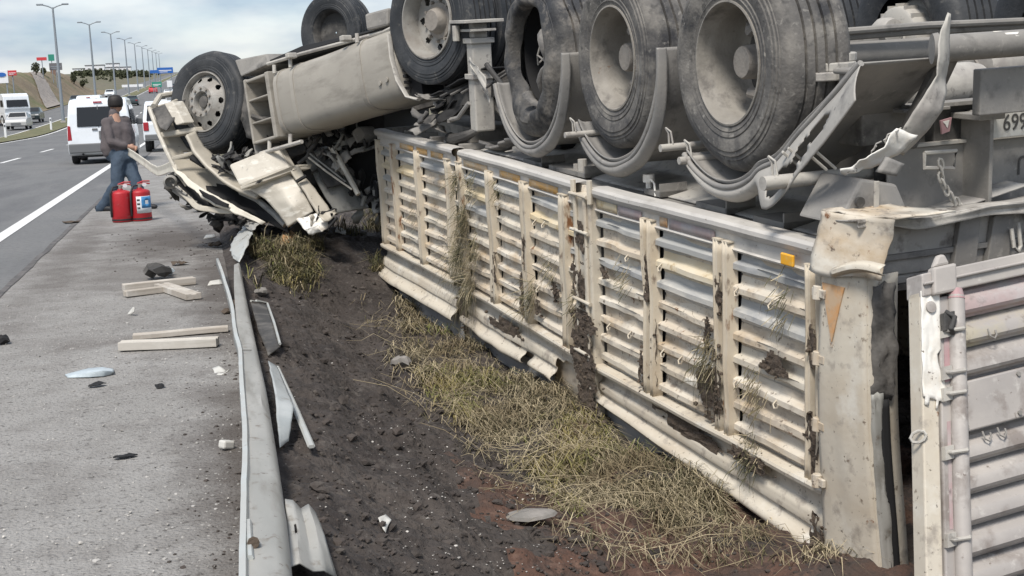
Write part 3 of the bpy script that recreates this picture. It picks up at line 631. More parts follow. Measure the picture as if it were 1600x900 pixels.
# --- rear end of the chassis
b = T(); b.tube([(-1.20, -.265, .07), (-1.21, -.285, .07)], [.062, .066], 24); b.tube([(-1.21, -.285, .07), (-1.24, -1.75, .075)], .056, 24)
ur = b.build('underrun_bar', M['chassis'], trailer)
b = T(); b.grid(lambda u, w: V((-1.215 - .058 * math.cos(.4 + w), -.55 - .9 * u, .07 + .058 * math.sin(.4 + w))), 20, 5, keep=lambda u, w: noise.noise(V((u * 14, w * 3, 1))) > .05); b.build('scraped_paint', M['whiteworn'], ur, solid=.001)
b = T(); b.prism([(-1.12, -.38, .03), (-1.12, -.48, .03), (-1.0, -.36, -.36), (-1.0, -.24, -.36)], (.04, 0, 0)); 
b.build('bar_support', M['chassisd'], trailer, bevel=.004)
b = T(); b.bx(-1.17, -1.12, -1.0, -.545, -.225, -.03); b.build('lamp_box', M['guard'], trailer, bevel=.006)
b = T(); b.bx(-.92, -.84, -.60, -.35, -.215, -.20); b.bx(-.9, -.8, -1.1, -.4, -.205, -.185); b.build('shelf', M['chassis'], trailer, bevel=.003)
b = T(); b.bx(-.86, -.80, -.98, -.56, -.37, -.21); b.build('lamp_recess', M['chassisd'], trailer)
b = T(); b.bx(-.90, -.86, -.83, -.73, -.345, -.23); b.build('rear_lamp', M['chassis'], trailer, bevel=.008)
b = T(); b.bx(-.98, -.965, -1.35, -.745, -.355, -.235); plate = b.build('number_plate', M['plate'], trailer, bevel=.004)
MT = lambda x, y, z, rot=0: Matrix(((0, 0, -1, x), (-1, 0, 0, y), (0, 1, 0, z + BASE), (0, 0, 0, 1))) @ Matrix.Rotation(rot, 4, 'Z')
text('plate_digits', '699', .105, MT(-.982, -.905, -.293), M['digit'], plate, .0015, .86)
b = T(); b.bx(-.978, -.974, -.75, -1.33, -.352, -.347); b.build('plate_border', M['digit'], plate)
b = T()
def bp(u, w): return V((-.87 - .01 * w, -.30 - 1.75 * u, -.375 - .40 * w))
def ohole(u, w):
    p = bp(u, w)
    return all(((p.y - cy) / .075) ** 2 + ((p.z + .715) / .042) ** 2 > 1 for cy in (-.86, -1.13, -1.4))
b.grid(bp, 130, 40, keep=ohole); rp_ = b.build('rear_plate', M['guard'], trailer, solid=.012)
b = T(); b.bx(-.90, -.86, -2.05, -.30, -.372, -.358); b.build('plate_lip', M['guardl'], rp_)
b = T(); b.bx(-.80, -.78, -2.0, -.3, -.78, -.4); b.build('backing', M['chassisd'], rp_)
text('stencilled_letters', 'NVU', .125, MT(-.884, -1.12, -.50, math.pi), M['digit'], rp_, .0012, .8)
# gusset cone, plates and the white cylinder behind the rearmost wheel
b = T(); b.prism([(-1.08, .10, -.64), (-1.08, -.30, -.70), (-1.05, -.22, -.50), (-1.05, -.04, -.46)], (.30, 0, 0)); gs = b.build('gusset', M['guard'], trailer, bevel=.012)
b = T(); b.tube([(-1.085, .00, -.55), (-1.10, .00, -.55)], .022, 14); b.build('eyelet', M['chassisd'], gs)
b = T(); b.bx(-1.092, -1.082, -.10, -.075, -.64, -.47); b.build('slotted_strap', M['guardl'], gs, bevel=.003)
b = T(); b.bx(-.80, -.62, -.47, -.22, -.36, -.03); b.bx(-.82, -.6, -.48, -.20, -.045, -.02); b.build('valve_box', M['chassis'], trailer, bevel=.01)
b = T(); b.lathe([(.01, 0), (.06, .012), (.10, .05), (.112, .10), (.112, .5), (.1, .56), (.01, .58)], 26, o=(-.55, -.50, -.15), fn=lambda p, q, r, h: V((p.x, -p.y, p.z))); b.build('air_tank', M['guardl'], trailer)
b = T(); b.lathe([(.114, .15), (.12, .155), (.12, .18), (.114, .185)], 26, o=(-.55, -.50, -.15), fn=lambda p, q, r, h: V((p.x, -p.y, p.z))); b.build('tank_strap', M['chassis'], trailer)
for k, (y, z, r) in enumerate(((-.30, -.02, .13), (-.34, .02, .10), (-.27, -.06, .15))):
    b = T(); b.tube([(-.42, y, z - .02), (-.42, y, z + .02)], r, 18); b.build('brake_disc', M['guardl'], trailer, bevel=.006)
b = T()
for k in range(26):
    y = -.85 - random.random() * .55; z = -.10 - random.random() * .13
    b.tube([(-.55, y, z), (-.57 + .1 * random.random(), y + random.uniform(-.12, .12), z + random.uniform(-.1, .1))], random.choice((.008, .012, .02)), 6)
b.build('hose_bundle', M['hub'], trailer)
b = T()
b.lathe([(.01, 0), (.09, .01), (.11, .06), (.11, .2), (.08, .25)], 20, o=(-.45, -1.15, -.07), fn=lambda p, q, r, h: V((p.x, -p.y, p.z))); b.build('brake_chamber', M['guardl'], trailer)
b = T(); b.prism([(-.93, -.54, -.26), (-.93, -.60, -.25), (-.93, -.59, -.31), (-.93, -.55, -.32)], (.01, 0, 0)); rt = b.build('reflector', M['pink'], trailer)
b = T(); b.prism([(-.933, -.55, -.265), (-.933, -.585, -.26), (-.933, -.575, -.295)], (.003, 0, 0)); b.build('reflector_face', M['whiteworn'], rt)
# chain with its bracket
b = T(); 
pts = [(-1.0, -.40, -.385), (-1.0, -.40, -.45), (-1.0, -.56, -.465), (-1.0, -.57, -.39), (-1.0, -.40, -.385)]
b.tube(pts, .009, 6); b.build('chain_bracket', M['guardl'], trailer)
for k in range(10):
    t = k / 9; c = V((-1.005, -.485 - .13 * t + .03 * math.sin(t * 5), -.44 - .27 * t)); d = V((0, -.35, -1)).normalized(); s_ = V((1, 0, 0)) if k % 2 else V((0, 1, -.35)).normalized()
    b = T(); ring = []
    for i in range(9):
        q = 2 * math.pi * i / 8; ring.append(c + d * (.026 * math.cos(q)) + s_ * (.013 * math.sin(q)))
    b.tube(ring, .0058, 6, caps=False); b.build('chain_link', M['guardl'], trailer)
# floor edge: wavy rail and dirty end beam under it
b = T(); b.grid(lambda u, w: V((-1.25 + .025 * noise.noise(V((u * 5, 1, w))), .12 - 2.2 * u, -.600 - .055 * w * (.5 + u) + .020 * noise.noise(V((u * 7, 0, 0))) - .03 * math.exp(-((u - .13) / .06) ** 2))), 60, 4)
b.grid(lambda u, w: V((-1.25 + .16 * w + .02 * noise.noise(V((u * 5, 1, 0))), .12 - 2.2 * u, -.598 + .020 * noise.noise(V((u * 7, 0, 0))) - .03 * math.exp(-((u - .13) / .06) ** 2) - .02 * w)), 60, 4)
b.build('floor_edge_rail', M['floor'], trailer, solid=.008)
b = T(); b.bx(-1.16, -1.08, -2.4, -.05, -.87, -.62); b.bx(-1.175, -1.06, -2.4, .0, -.905, -.872); eb = b.build('end_beam', M['floor'], trailer, bevel=.006)
b = T(); b.bx(-1.19, -1.10, -2.4, -.06, -.93, -.906); b.build('seal_strip', M['chassisd'], eb)
for y in (-.44, -.62, -.9):
    b = T(); b.prism([(-1.165, y, -.66), (-1.165, y - .11, -.64), (-1.165, y - .09, -.86), (-1.165, y + .03, -.86)], (-.03, 0, 0)); b.build('stiffener', M['chassis'], eb, bevel=.004)
b = T(); b.tube([(-1.21, -.70, -.72), (-1.23, -.70, -.80), (-1.23, -.725, -.82), (-1.22, -.745, -.80), (-1.2, -.745, -.70)], .009, 7); b.build('rope_hook', M['guardl'], eb)
# corner cap and corner post
b = T()
b.grid(lambda u, w: V((-1.0 - .36 * u, .155 - .03 * math.cos(w * 3) - .10 * u * u + .01 * noise.noise(V((u * 5, w * 5, 0))), -.585 - .25 * w - .012 * math.sin(u * 6) * w)), 14, 12)
b.grid(lambda u, w: V((-1.0 - .36 * u, .125 - .3 * w - .10 * u * u, -.583 + .012 * noise.noise(V((u * 5, w * 5, 4))))), 10, 8)
cc = b.build('corner_cap', M['cream'], trailer, solid=.008, smooth=60)
b = T(); b.grid(lambda u, w: V((-1.15 - .28 * u, .16 - .04 * u + .03 * math.sin(w * 3.1), -.80 + .035 * math.sin(u * 3.1) - .045 * w + .05 * u * u)), 12, 3); b.build('curled_lip', M['creamw'], cc, solid=.004, smooth=60)
b = T()
def cp(u, w):
    z = -.825 - 1.62 * w
    return V((-1.045 - .245 * u - .11 * w * u, .148 + .02 * math.sin(w * 5) - .05 * u * u + .010 * noise.noise(V((u * 3, z * 2, 1))), z))
b.grid(cp, 12, 40)
b.grid(lambda u, w: cp(1, w) + V((.02 * u, -.16 * u, 0)), 3, 40)
cpost = b.build('corner_post', M['creamw'], trailer, solid=.008, smooth=40)
b = T(); b.grid(lambda u, w: cp(1, .02 + .30 * w) + V((-.006 - .022 * u * math.sin(w * 3), -.02 - .10 * u, .0)) + V(noise.noise_vector(V((u * 4, w * 8, 2)))) * .02, 6, 20); b.build('torn_seal', M['chassisd'], cpost, solid=.006, smooth=60)
b = T(); b.grid(lambda u, w: cp(1, .30 + .68 * w) + V((-.006 - .008 * u, -.01 - .05 * u, 0)) + V(noise.noise_vector(V((u * 4, w * 9, 2)))) * .010, 4, 40); b.build('edge_strip', M['steel'], cpost, solid=.005, smooth=60)
b = T(); b.grid(lambda u, w: cp(1, .32 + .66 * w) + V((-.012 - .008 * u, -.05 - .04 * u, 0)), 3, 30); b.build('edge_seal', M['void'], cpost, solid=.005)
b = T(); b.prism([cp(.06, .035) + V((0, .008, 0)), cp(.60, .035) + V((0, .008, 0)), cp(.36, .185) + V((0, .008, 0))], (0, .005, 0)); b.build('triangle_reflector', M['orange'], cpost)
b = T(); b.prism([cp(.0, .02) + V((0, .003, 0)), cp(.68, .02) + V((0, .003, 0)), cp(.66, .03) + V((0, .003, 0)), cp(.36, .20) + V((0, .003, 0)), cp(.31, .20) + V((0, .003, 0)), cp(.0, .035) + V((0, .003, 0))], (0, .003, 0)); b.build('reflector_frame', M['cream'], cpost)
for z in (-.93, -1.22, -1.52, -1.78):
    b = T(); b.tube([(-1.035, .165, z + .03), (-1.035, .17, z - .03)], .022, 8); b.bx(-1.09, -1.0, .158, .175, z - .018, z + .018); b.build('hinge', M['cream'], cpost, bevel=.003)
# torn bracket strip that curls round the end of the under-run bar
b = TW()
rows = []
for (lx, ly, rx, ry, d1, d2) in ((1480, 20, 1484, 22, 5.05, 5.05), (1472, 45, 1484, 48, 5.0, 5.06), (1466, 70, 1483, 72, 4.98, 5.06), (1465, 95, 1482, 100, 4.97, 5.08), (1466, 118, 1478, 122, 4.97, 5.1), (1450, 140, 1478, 145, 4.95, 5.02), (1432, 168, 1472, 172, 4.95, 5.0), (1414, 196, 1452, 200, 4.97, 5.02), (1402, 216, 1432, 222, 5.0, 5.04), (1394, 232, 1412, 243, 5.02, 5.06)):
    rows.append([P(lx, ly, d1), P((lx + rx) / 2, (ly + ry) / 2, (d1 + d2) / 2 - .015), P(rx, ry, d2)])
b.patch(rows, 4, .006, 9); st = b.build('bent_lamp_bracket', M['guardl'], trailer, solid=.004, smooth=60)
b = TW(); b.patch([[P(1402, 198, 4.96), P(1428, 208, 4.98)], [P(1380, 228, 4.94), P(1400, 240, 5.0)], [P(1352, 246, 4.95), P(1372, 258, 5.02)], [P(1330, 258, 5.0), P(1345, 268, 5.02)], [P(1312, 264, 5.0), P(1318, 276, 5.02)]], 6, .02, 11, 3)
b.build('torn_end', M['whiteworn'], st, solid=.004, smooth=50)
b = TW(); b.patch([[P(1385, 246, 4.93), P(1412, 256, 4.95)], [P(1370, 268, 4.93), P(1400, 275, 4.95)]], 4, .004, 9); b.build('hinge_leaf', M['guard'], st, solid=.02)
b = TW()
for k in range(5):
    x, y = 1370 + k * 9 + random.uniform(-3, 3), 228 - k * 7; b.tube([P(x, y, 4.97), P(x - 8, y + 6 + random.uniform(-3, 3), 4.95), P(x + random.uniform(-14, 2), y + 14, 4.96)], .003, 5)
b.build('torn_wire', M['guardl'], st)
# landing leg, coupling gear ahead of the burst tyre
b = T(); b.bx(3.93, 4.07, -.22, -.06, -.62, .10); b.bx(3.95, 4.05, -.20, -.08, .10, .22); leg = b.build('landing_leg', M['guardl'], trailer, bevel=.012)
b = T(); b.bx(3.84, 4.22, -.30, .02, .215, .24); b.bx(3.86, 4.14, -.24, -.03, .15, .17); b.tube([(4.22, .0, .235), (4.27, .0, .20), (4.28, 0, .14)], .012); b.tube([(4.12, .0, .20), (4.12, .0, .08)], .03, 10); b.build('foot_plate', M['guardl'], leg, bevel=.004)
b = T(); b.tube([(4.0, -.14, -.3), (3.95, -.4, -.62)], .03); b.build('brace', M['guardl'], leg)
for z in (-.195, .08):
    b = T(); b.bx(3.91, 4.09, -.24, -.04, z - .02, z + .02); b.build('collar', M['guardl'], leg, bevel=.004)
b = T(); b.tube([(4.05, -.05, -.40), (4.18, .0, -.52), (4.32, .03, -.545), (4.45, .03, -.55)], .018, 8); b.box((4.38, .03, -.55), (.16, .05, .03)); b.build('crank_handle', M['guard'], leg)
b = T(); b.tube([(3.6, -.12, -.30), (3.25, -.12, -.60)], .028, 8); b.tube([(3.85, -.14, -.10), (3.2, -.3, -.62)], .02, 8); b.build('brace', M['chassisd'], leg)
b = T(); b.grid(lambda u, w: V((3.55 + .38 * u, -.02 - .02 * w, -.05 - .22 * w * (1.1 - u) - .12 * (1 - u))) + V(noise.noise_vector(V((u * 3, w * 3, 9)))) * .03, 8, 8); b.build('bent_flap', M['guardl'], leg, solid=.004)
b = T(); b.bx(4.35, 5.6, -.55, -.15, -.772, -.62); b.bx(4.5, 6.0, -1.6, -.6, -.7, -.52); b.build('coupling_plate', M['chassis'], trailer, bevel=.008)
b = T(); b.grid(lambda u, w: V((2.95 + .9 * u, -.16 + .10 * w + .02 * math.sin(u * 40), -.70 + .05 * math.sin(u * 6) + .03 * w)), 50, 4); b.build('rubber_hose_mat', M['rubber'], trailer, solid=.02)
b = T(); b.tube([(3.95, -.10, -.60), (4.12, -.05, -.66), (4.30, .0, -.70), (4.42, .0, -.70)], [.02, .04, .045, .05], 9); b.build('hose_coupling', M['chassisd'], trailer)
b = T(); b.bx(2.95, 3.8, -.9, -.35, -.70, -.2); b.build('spare_box', M['void'], trailer, bevel=.02)
# --- tailgate hanging open beside the corner post
t0 = P(1430, 445, 4.92); t1 = P(1440, 900, 4.72); tv = (t1 - t0).normalized()
thh = (-TY * 1.0 + TZ * .06).normalized(); tn = thh.cross(tv).normalized(); 
if tn.dot(CAMO - t0) < 0: tn = -tn
def TG(h, v, n=0): return t0 + thh * h + tv * v + tn * n
tg_ax = (thh, tn, tv)
def tgbox(h0, h1, v0, v1, n0, n1, b): b.box(TG((h0 + h1) / 2, (v0 + v1) / 2, (n0 + n1) / 2), (h1 - h0, n1 - n0, v1 - v0), tg_ax)
b = TW(); tgbox(.14, 1.6, .0, 1.5, -.05, -.02, b); tail = b.build('tailgate', M['tailgate'], trailer)
b = TW(); tgbox(.0, 1.6, -.035, .055, -.06, .045, b); tgbox(.0, 1.6, .0, .012, .045, .062, b); b.build('top_rail', M['tailgate'], tail, bevel=.010)
prof = [(-.02, 0), (.0, .012), (.006, .022), (.040, .046), (.046, .062), (.046, .088), (.036, .100), (.002, .108), (-.006, .117)]
v = .055; k = 0
while v < 1.4:
    if k == 3:
        b = TW(); tgbox(.165, 1.6, v + .01, v + .20, -.02, .052, b); pl_ = b.build('blank_plate', M['tailgate'], tail, bevel=.006)
        for hh in (.17, .42, .68):
            for vv in (.03, .18):
                b = TW(); b.tube([TG(hh + .01, v + vv, .05), TG(hh + .01, v + vv, .060)], .009, 8); b.build('rivet', M['chassis'], pl_)
        v += .21; k += 1; continue
    b = TW(); n = 16; vs = []
    for i in range(n + 1):
        h = .15 + 1.45 * i / n
        for pn, pv in prof: vs.append(TG(h, v + pv, pn + .004 * noise.noise(V((h * 4, k, 0)))))
    q = len(prof); b.add(vs, [(i * q + j, (i + 1) * q + j, (i + 1) * q + j + 1, i * q + j + 1) for i in range(n) for j in range(q - 1)])
    b.build('slat', M['tailpink' if k in (0,) else 'tailyel' if k == 1 else 'tailgate'], tail, smooth=28)
    v += .117; k += 1
b = TW(); tgbox(.0, .075, .03, 1.5, -.05, .03, b); b.build('side_frame', M['creamw'], tail, bevel=.006)
b = TW(); b.grid(lambda u, w: TG(-.002 + (.088 + .02 * math.sin(w * 9) * (w > .5)) * u, .03 + .43 * w + .05 * w * u * 1.0, .035 + .006 * noise.noise(V((u * 4, w * 8, 0)))), 12, 30, keep=lambda u, w: not (w > .93 and u > .3 + 2 * noise.noise(V((u * 9, 3, 3))))); b.build('worn_plate', M['whiteworn'], tail, solid=.006)
b = TW(); b.tube([TG(.04, .10, .03), TG(.04, .10, .046)], .022, 14); b.build('eyelet', M['tailgate'], tail)
b = TW(); tgbox(.082, .135, .07, 1.5, -.03, .035, b); b.build('hinge_post', M['tailgate'], tail, bevel=.006)
b = TW(); tgbox(.1, .128, .22, .4, .03, .038, b); tgbox(.105, .12, .55, .95, .03, .037, b); b.build('red_stripe', M['pink'], tail)
b = TW(); b.tube([TG(.155, .05, .04), TG(.155, .08, .045), TG(.155, 1.5, .045)], [.020, .032, .032], 16); b.build('locking_pipe', M['tailgate'], tail, smooth=60)
b = TW(); b.tube([TG(.155, .05, .045), TG(.155, .09, .045)], [.024, .0335], 16); b.build('pipe_end', M['pink'], tail)
for v_ in (.20, .36, .44, .66, .98): 
    b = TW(); b.tube([TG(.09, v_, .03), TG(.10, v_ + .005, .068), TG(.155, v_ + .01, .085), TG(.185, v_ + .008, .05)], .008, 7); tgbox(.08, .12, v_ - .02, v_ + .03, .03, .055, b); b.build('hinge_clip', M['guardl'], tail)
b = TW(); tgbox(.04, .15, -.05, .06, .02, .065, b); b.prism([TG(.05, -.05, .02), TG(.13, -.05, .02), TG(.105, -.095, .02), TG(.075, -.095, .02)], tn * .03); b.build('hinge_lug', M['tailgate'], tail, bevel=.01)
b = TW(); b.box(TG(.105, .17, .055), (.05, .03, .07), tg_ax); b.tube([TG(.09, .13, .06), TG(.12, .16, .08), TG(.10, .2, .08), TG(.125, .22, .06)], .012, 6); b.build('latch', M['chassisd'], tail, bevel=.008)
for h, v_ in ((.30, .235), (.26, .62), (.33, .62), (.6, .235)):
    b = TW(); b.tube([TG(h, v_, .045), TG(h + .004, v_ + .03, .055), TG(h + .02, v_ + .042, .06), TG(h + .034, v_ + .03, .055), TG(h + .036, v_ + .012, .045)], .0038, 6); b.build('lashing_hook', M['chassis'], tail)
ring = [TG(-.015 + .022 * math.cos(q * .785), .58 + .022 * math.sin(q * .785), .02 + .02 * math.cos(q * .785)) for q in range(9)]
b = TW(); b.tube(ring, .006, 6, caps=False); b.build('tie_ring', M['guardl'], tail)

# ------------------------------------------------------------------ overturned tractor unit (local x forward, y towards the road)
KO = P(666, 32, 10.3); _kf = P(320, 159, 13.0)
KA = (_kf - KO).normalized(); KY = V((0, 0, 1)).cross(KA).normalized(); KZ = KA.cross(KY)
KB = 2.05
KM = frame(KO - KZ * KB, KA, KY, KZ); KINV = frame(KO, KA, KY, KZ).inverted(); KOFF = V((0, 0, KB))
tractor = thing('overturned_tractor', KM, 'overturned cream lorry tractor with its cab crushed into the bank, front wheel in the air', 'truck')
def K(): return MB(KOFF)
def KW(): return MB(KOFF, KINV)
def disc_holes(b, r0, r1, y, holes, nr=10, na=120):
    def keep(u, w):
        r = r0 + (r1 - r0) * u; q = 2 * math.pi * w
        for hr, hq, rad_r, rad_t in holes:
            dq = (q - hq + math.pi) % (2 * math.pi) - math.pi
            if ((r - hr) / rad_r) ** 2 + (dq * r / rad_t) ** 2 < 1: return False
        return True
    b.grid(lambda u, w: V(((r0 + (r1 - r0) * u) * math.cos(2 * math.pi * w), y(u) if callable(y) else y, (r0 + (r1 - r0) * u) * math.sin(2 * math.pi * w))), nr, na, keep)
# rear wheel, near side: deep dish with round hand holes
def rear_wheel(y, flip, seed):
    e = empty('wheel', V((0, y, KB)), tractor)
    b = MB(); b.lathe(tyre_prof(.30, .515, (.08, .13, .18, .23)), 72, fn=flat_fn(.02, seed)); b.build('tyre', M['rubberdark'], e, smooth=32)
    b = MB(); b.lathe([(.312, -.012), (.308, .006), (.297, .008), (.29, -.006), (.284, -.04), (.275, -.06), (.27, -.13)], 56); disc_holes(b, .10, .27, lambda u: -.155 + .02 * u, [(.212, 2 * math.pi * k / 8 + .2, .030, .030) for k in range(8)], 14, 150)
    b.lathe([(.27, -.13), (.27, -.30)], 40); b.build('rim', M['rimlight'], e, smooth=38)
    b = MB(); b.lathe([(.15, -.152), (.145, -.13), (.11, -.125), (.09, -.06), (.08, -.05), (.0005, -.05)], 24)
    for k in range(10):
        q = 2 * math.pi * k / 10; b.tube([(.165 * math.cos(q), -.15, .165 * math.sin(q)), (.165 * math.cos(q), -.115, .165 * math.sin(q))], .014, 6)
    b.build('hub', M['hub'], e)
    b = MB(); b.lathe([(.26, -.27), (.01, -.27)], 24); b.build('backing', M['void'], e)
    if flip: e.rotation_euler = (0, 0, math.pi)
    return e
rear_wheel(0, False, 11)
b = K(); b.lathe(tyre_prof(.30, .515, (.08, .13, .18, .23)), 56, o=(0, -.34, 0)); b.build('inner_tyre', M['rubberdark'], tractor, smooth=32)
# steered front wheel, near side: convex steel disc with ten hand holes
e = empty('wheel', Matrix.Translation(V((3.64, .02, KB))) @ Matrix.Rotation(rad(15), 4, 'Z') @ Matrix.Rotation(rad(7), 4, 'X'), tractor)
b = MB(); b.lathe(tyre_prof(.315, .53, (.08, .13, .18, .23)), 80, fn=flat_fn(.07, 23)); b.build('tyre', M['rubberdark'], e, smooth=40)
b = MB(); b.lathe([(.312, -.02), (.308, .004), (.297, .006), (.29, -.006), (.282, -.05), (.275, -.07)], 56)
disc_holes(b, .165, .275, lambda u: .022 - .075 * u, [(.232, 2 * math.pi * k / 10 + .1, .022, .030) for k in range(10)], 12, 160)
b.lathe([(.165, .022), (.155, .030), (.105, .030), (.10, .022), (.095, -.04), (.0005, -.045)], 40); b.build('rim', M['rimlight'], e, smooth=38)
for k in range(10):
    q = 2 * math.pi * k / 10 + .4; b = MB(); b.tube([(.132 * math.cos(q), .028, .132 * math.sin(q)), (.132 * math.cos(q), .052, .132 * math.sin(q))], .014, 6); b.build('wheel_nut', M['hub'], e)
b = MB(); b.lathe([(.07, -.05), (.06, .0), (.04, .006), (.0005, .008)], 20); b.build('hub', M['chassisd'], e)
b = MB(); b.lathe([(.29, -.09), (.01, -.12)], 24); b.build('backing', M['void'], e)
# far wheels
e = empty('wheel', KINV @ P(537, 52, 14.4) + V((0, 0, KB)), tractor); e.rotation_euler = (0, 0, rad(14)); e.scale = (.84, .84, .84)
b = MB(); b.lathe(tyre_prof(.32, .50, (.08, .13, .18, .23)), 56, o=(0, .3, 0)); b.build('tyre', M['rubberdark'], e, smooth=32)
b = MB(); b.lathe([(.31, .29), (.28, .26), (.26, .16), (.20, .15), (.01, .15)], 40); b.build('rim', M['chassisd'], e)
b = K(); b.tube([(0, -.3, 0), (0, -2.2, 0)], .08, 12); b.tube([(0, -.95, 0), (0, -1.3, 0)], [.2, .2], 16); b.build('axle', M['chassisd'], tractor)
b = K(); b.tube([(3.64, -.2, -.05), (3.64, -2.0, -.05)], .07, 10); b.build('axle', M['chassisd'], tractor)
b = K()
for y in (-.72, -1.5):
    b.bx(-.9, 3.9, y - .04, y + .04, -.42, -.16)
b.bx(.8, 1.6, -1.4, -.8, -.4, .02); b.build('chassis_frame', M['chassisd'], tractor, bevel=.006)
# dark belly panels above the tank
b = KW(); b.prism([P(420, 94, 12.3), P(470, 72, 12.0), P(600, 42, 11.2), P(606, 54, 11.1), P(560, 66, 11.5), P(425, 100, 12.3)], KY * -.7); b.build('belly_plate', M['void'], tractor, bevel=.01)
b = KW(); b.prism([P(366, 94, 12.7), P(416, 84, 12.4), P(421, 99, 12.3), P(376, 120, 12.6)], KY * -.5); b.build('spring_hanger', M['chassis'], tractor, bevel=.015)
b = KW(); b.prism([P(569, 22, 11.0), P(606, 12, 10.8), P(606, 40, 10.8), P(572, 48, 11.0)], KY * -.4); b.build('air_reservoir', M['chassis'], tractor, bevel=.02)
b = KW(); b.tube([P(418, 100, 12.2), P(470, 84, 11.9), P(600, 50, 10.9), P(612, 44, 10.8)], .018, 7); b.build('pipe', M['guardl'], tractor)
for px_, py_ in ((455, 87), (540, 60)):
    b = KW(); b.box(P(px_, py_, 11.8 if px_ < 500 else 11.2), (.06, .1, .05), (KA, KY, KZ)); b.build('clip', M['guardl'], tractor, bevel=.01)
# fuel tank
def tank_sec(x):
    o_ = []
    for k in range(20):
        q = 2 * math.pi * k / 20; c, s = math.cos(q), math.sin(q); n = 4.2
        yy = abs(c) ** (2 / n) * (1 if c > 0 else -1) * .30; zz = abs(s) ** (2 / n) * (1 if s > 0 else -1) * .315
        o_.append(V((x, -.30 + yy, -.245 + zz)))
    return o_
def loft(b, secs, cap=True):
    n = len(secs[0]); m = len(secs); b.add([p for s_ in secs for p in s_], [(i * n + k, i * n + (k + 1) % n, (i + 1) * n + (k + 1) % n, (i + 1) * n + k) for i in range(m - 1) for k in range(n)] + ([tuple(range(n - 1, -1, -1)), tuple((m - 1) * n + k for k in range(n))] if cap else []))
def scale_sec(s_, f):
    c = sum(s_, V()) / len(s_); return [c + V((0, (p.y - c.y) * f, (p.z - c.z) * f)) for p in s_]
b = K(); dents = lambda x: 1 - .012 * max(0, math.sin(x * 5))
loft(b, [scale_sec(tank_sec(.48), .90), scale_sec(tank_sec(.50), .97)] + [scale_sec(tank_sec(.53 + i * .09), dents(.53 + i * .09)) for i in range(21)] + [scale_sec(tank_sec(2.36), .97), scale_sec(tank_sec(2.38), .9)])
tank = b.build('fuel_tank', M['tank'], tractor, smooth=50)
for x in (.95, 2.02, 2.30):
    b = K(); loft(b, [scale_sec(tank_sec(x), 1.0), scale_sec(tank_sec(x), 1.022), scale_sec(tank_sec(x + .055), 1.022), scale_sec(tank_sec(x + .055), 1.0)], False); b.build('tank_strap', M['tank'], tank, smooth=30)
    b = K(); b.tube([(x + .03, -.02, .03), (x + .03, -.03, .11)], .018, 8); b.build('strap_bolt', M['guardl'], tank)
b = K(); b.tube([(.62, .0, -.36), (.62, .012, -.36)], .02, 10); b.tube([(.72, .0, -.37), (.72, .012, -.37)], .02, 10); b.build('drain_bolt', M['tank'], tank)
# step box at the front end of the tank: frame with two open treads
b = K(); 
for z0, z1 in ((-.56, -.53), (.035, .065), (-.37, -.35), (-.15, -.13)): b.bx(2.46, 2.86, -.52, -.015, z0, z1)
b.bx(2.42, 2.48, -.55, .0, -.56, .07); b.bx(2.84, 2.87, -.55, .0, -.56, .07); b.bx(2.46, 2.86, -.55, -.50, -.56, .07)
b.build('step_box', M['tank'], tractor, bevel=.012)
b = K(); b.grid(lambda u, w: V((2.88 + .03 * math.sin(w * 3), -.03 - .5 * u, .08 - .78 * w)), 6, 14); b.build('splash_plate', M['chassis'], tractor, solid=.01)
b = K(); b.tube([(2.78, -.02, -.66), (2.05, -.02, -.66)], .02, 8); b.tube([(2.62, -.04, -.56), (2.62, -.02, -.66)], .02, 8); b.tube([(2.25, -.04, -.56), (2.25, -.02, -.66)], .02, 8); b.build('step_rail', M['guardl'], tractor)
# ribbed box and curved bracket behind the tank
b = K()
for i in range(9): b.bx(.34 + .012 * i, .44, -.3, -.03, -.08 - i * .05, -.055 - i * .05)
b.bx(.30, .46, -.5, -.10, -.55, .0); b.build('ribbed_box', M['void'], tractor)
b = K(); b.tube([(.50, .0, .0), (.49, .02, -.2), (.44, .03, -.4), (.36, .02, -.55), (.22, .02, -.60)], .025, 8, flat=.5); b.build('curved_bracket', M['guardl'], tractor)
b = K(); b.grid(lambda u, w: V((.25 - .85 * u, -.02 - .35 * w, -.60 + .10 * u + .02 * noise.noise(V((u * 6, w * 6, 0))))), 10, 5, keep=lambda u, w: noise.noise(V((u * 6, w * 6, 3))) < .35); b.build('broken_mudguard', M['void'], tractor, solid=.012)
b = K()
for i in range(7): b.tube([(.25 - i * .13, -.02, -.60 - .01 * i), (-.1 - i * .11, -.2, -.53)], .012, 6)
b.bx(-.75, .1, -.5, -.1, -.72, -.62); b.build('broken_strut', M['chassisd'], tractor)

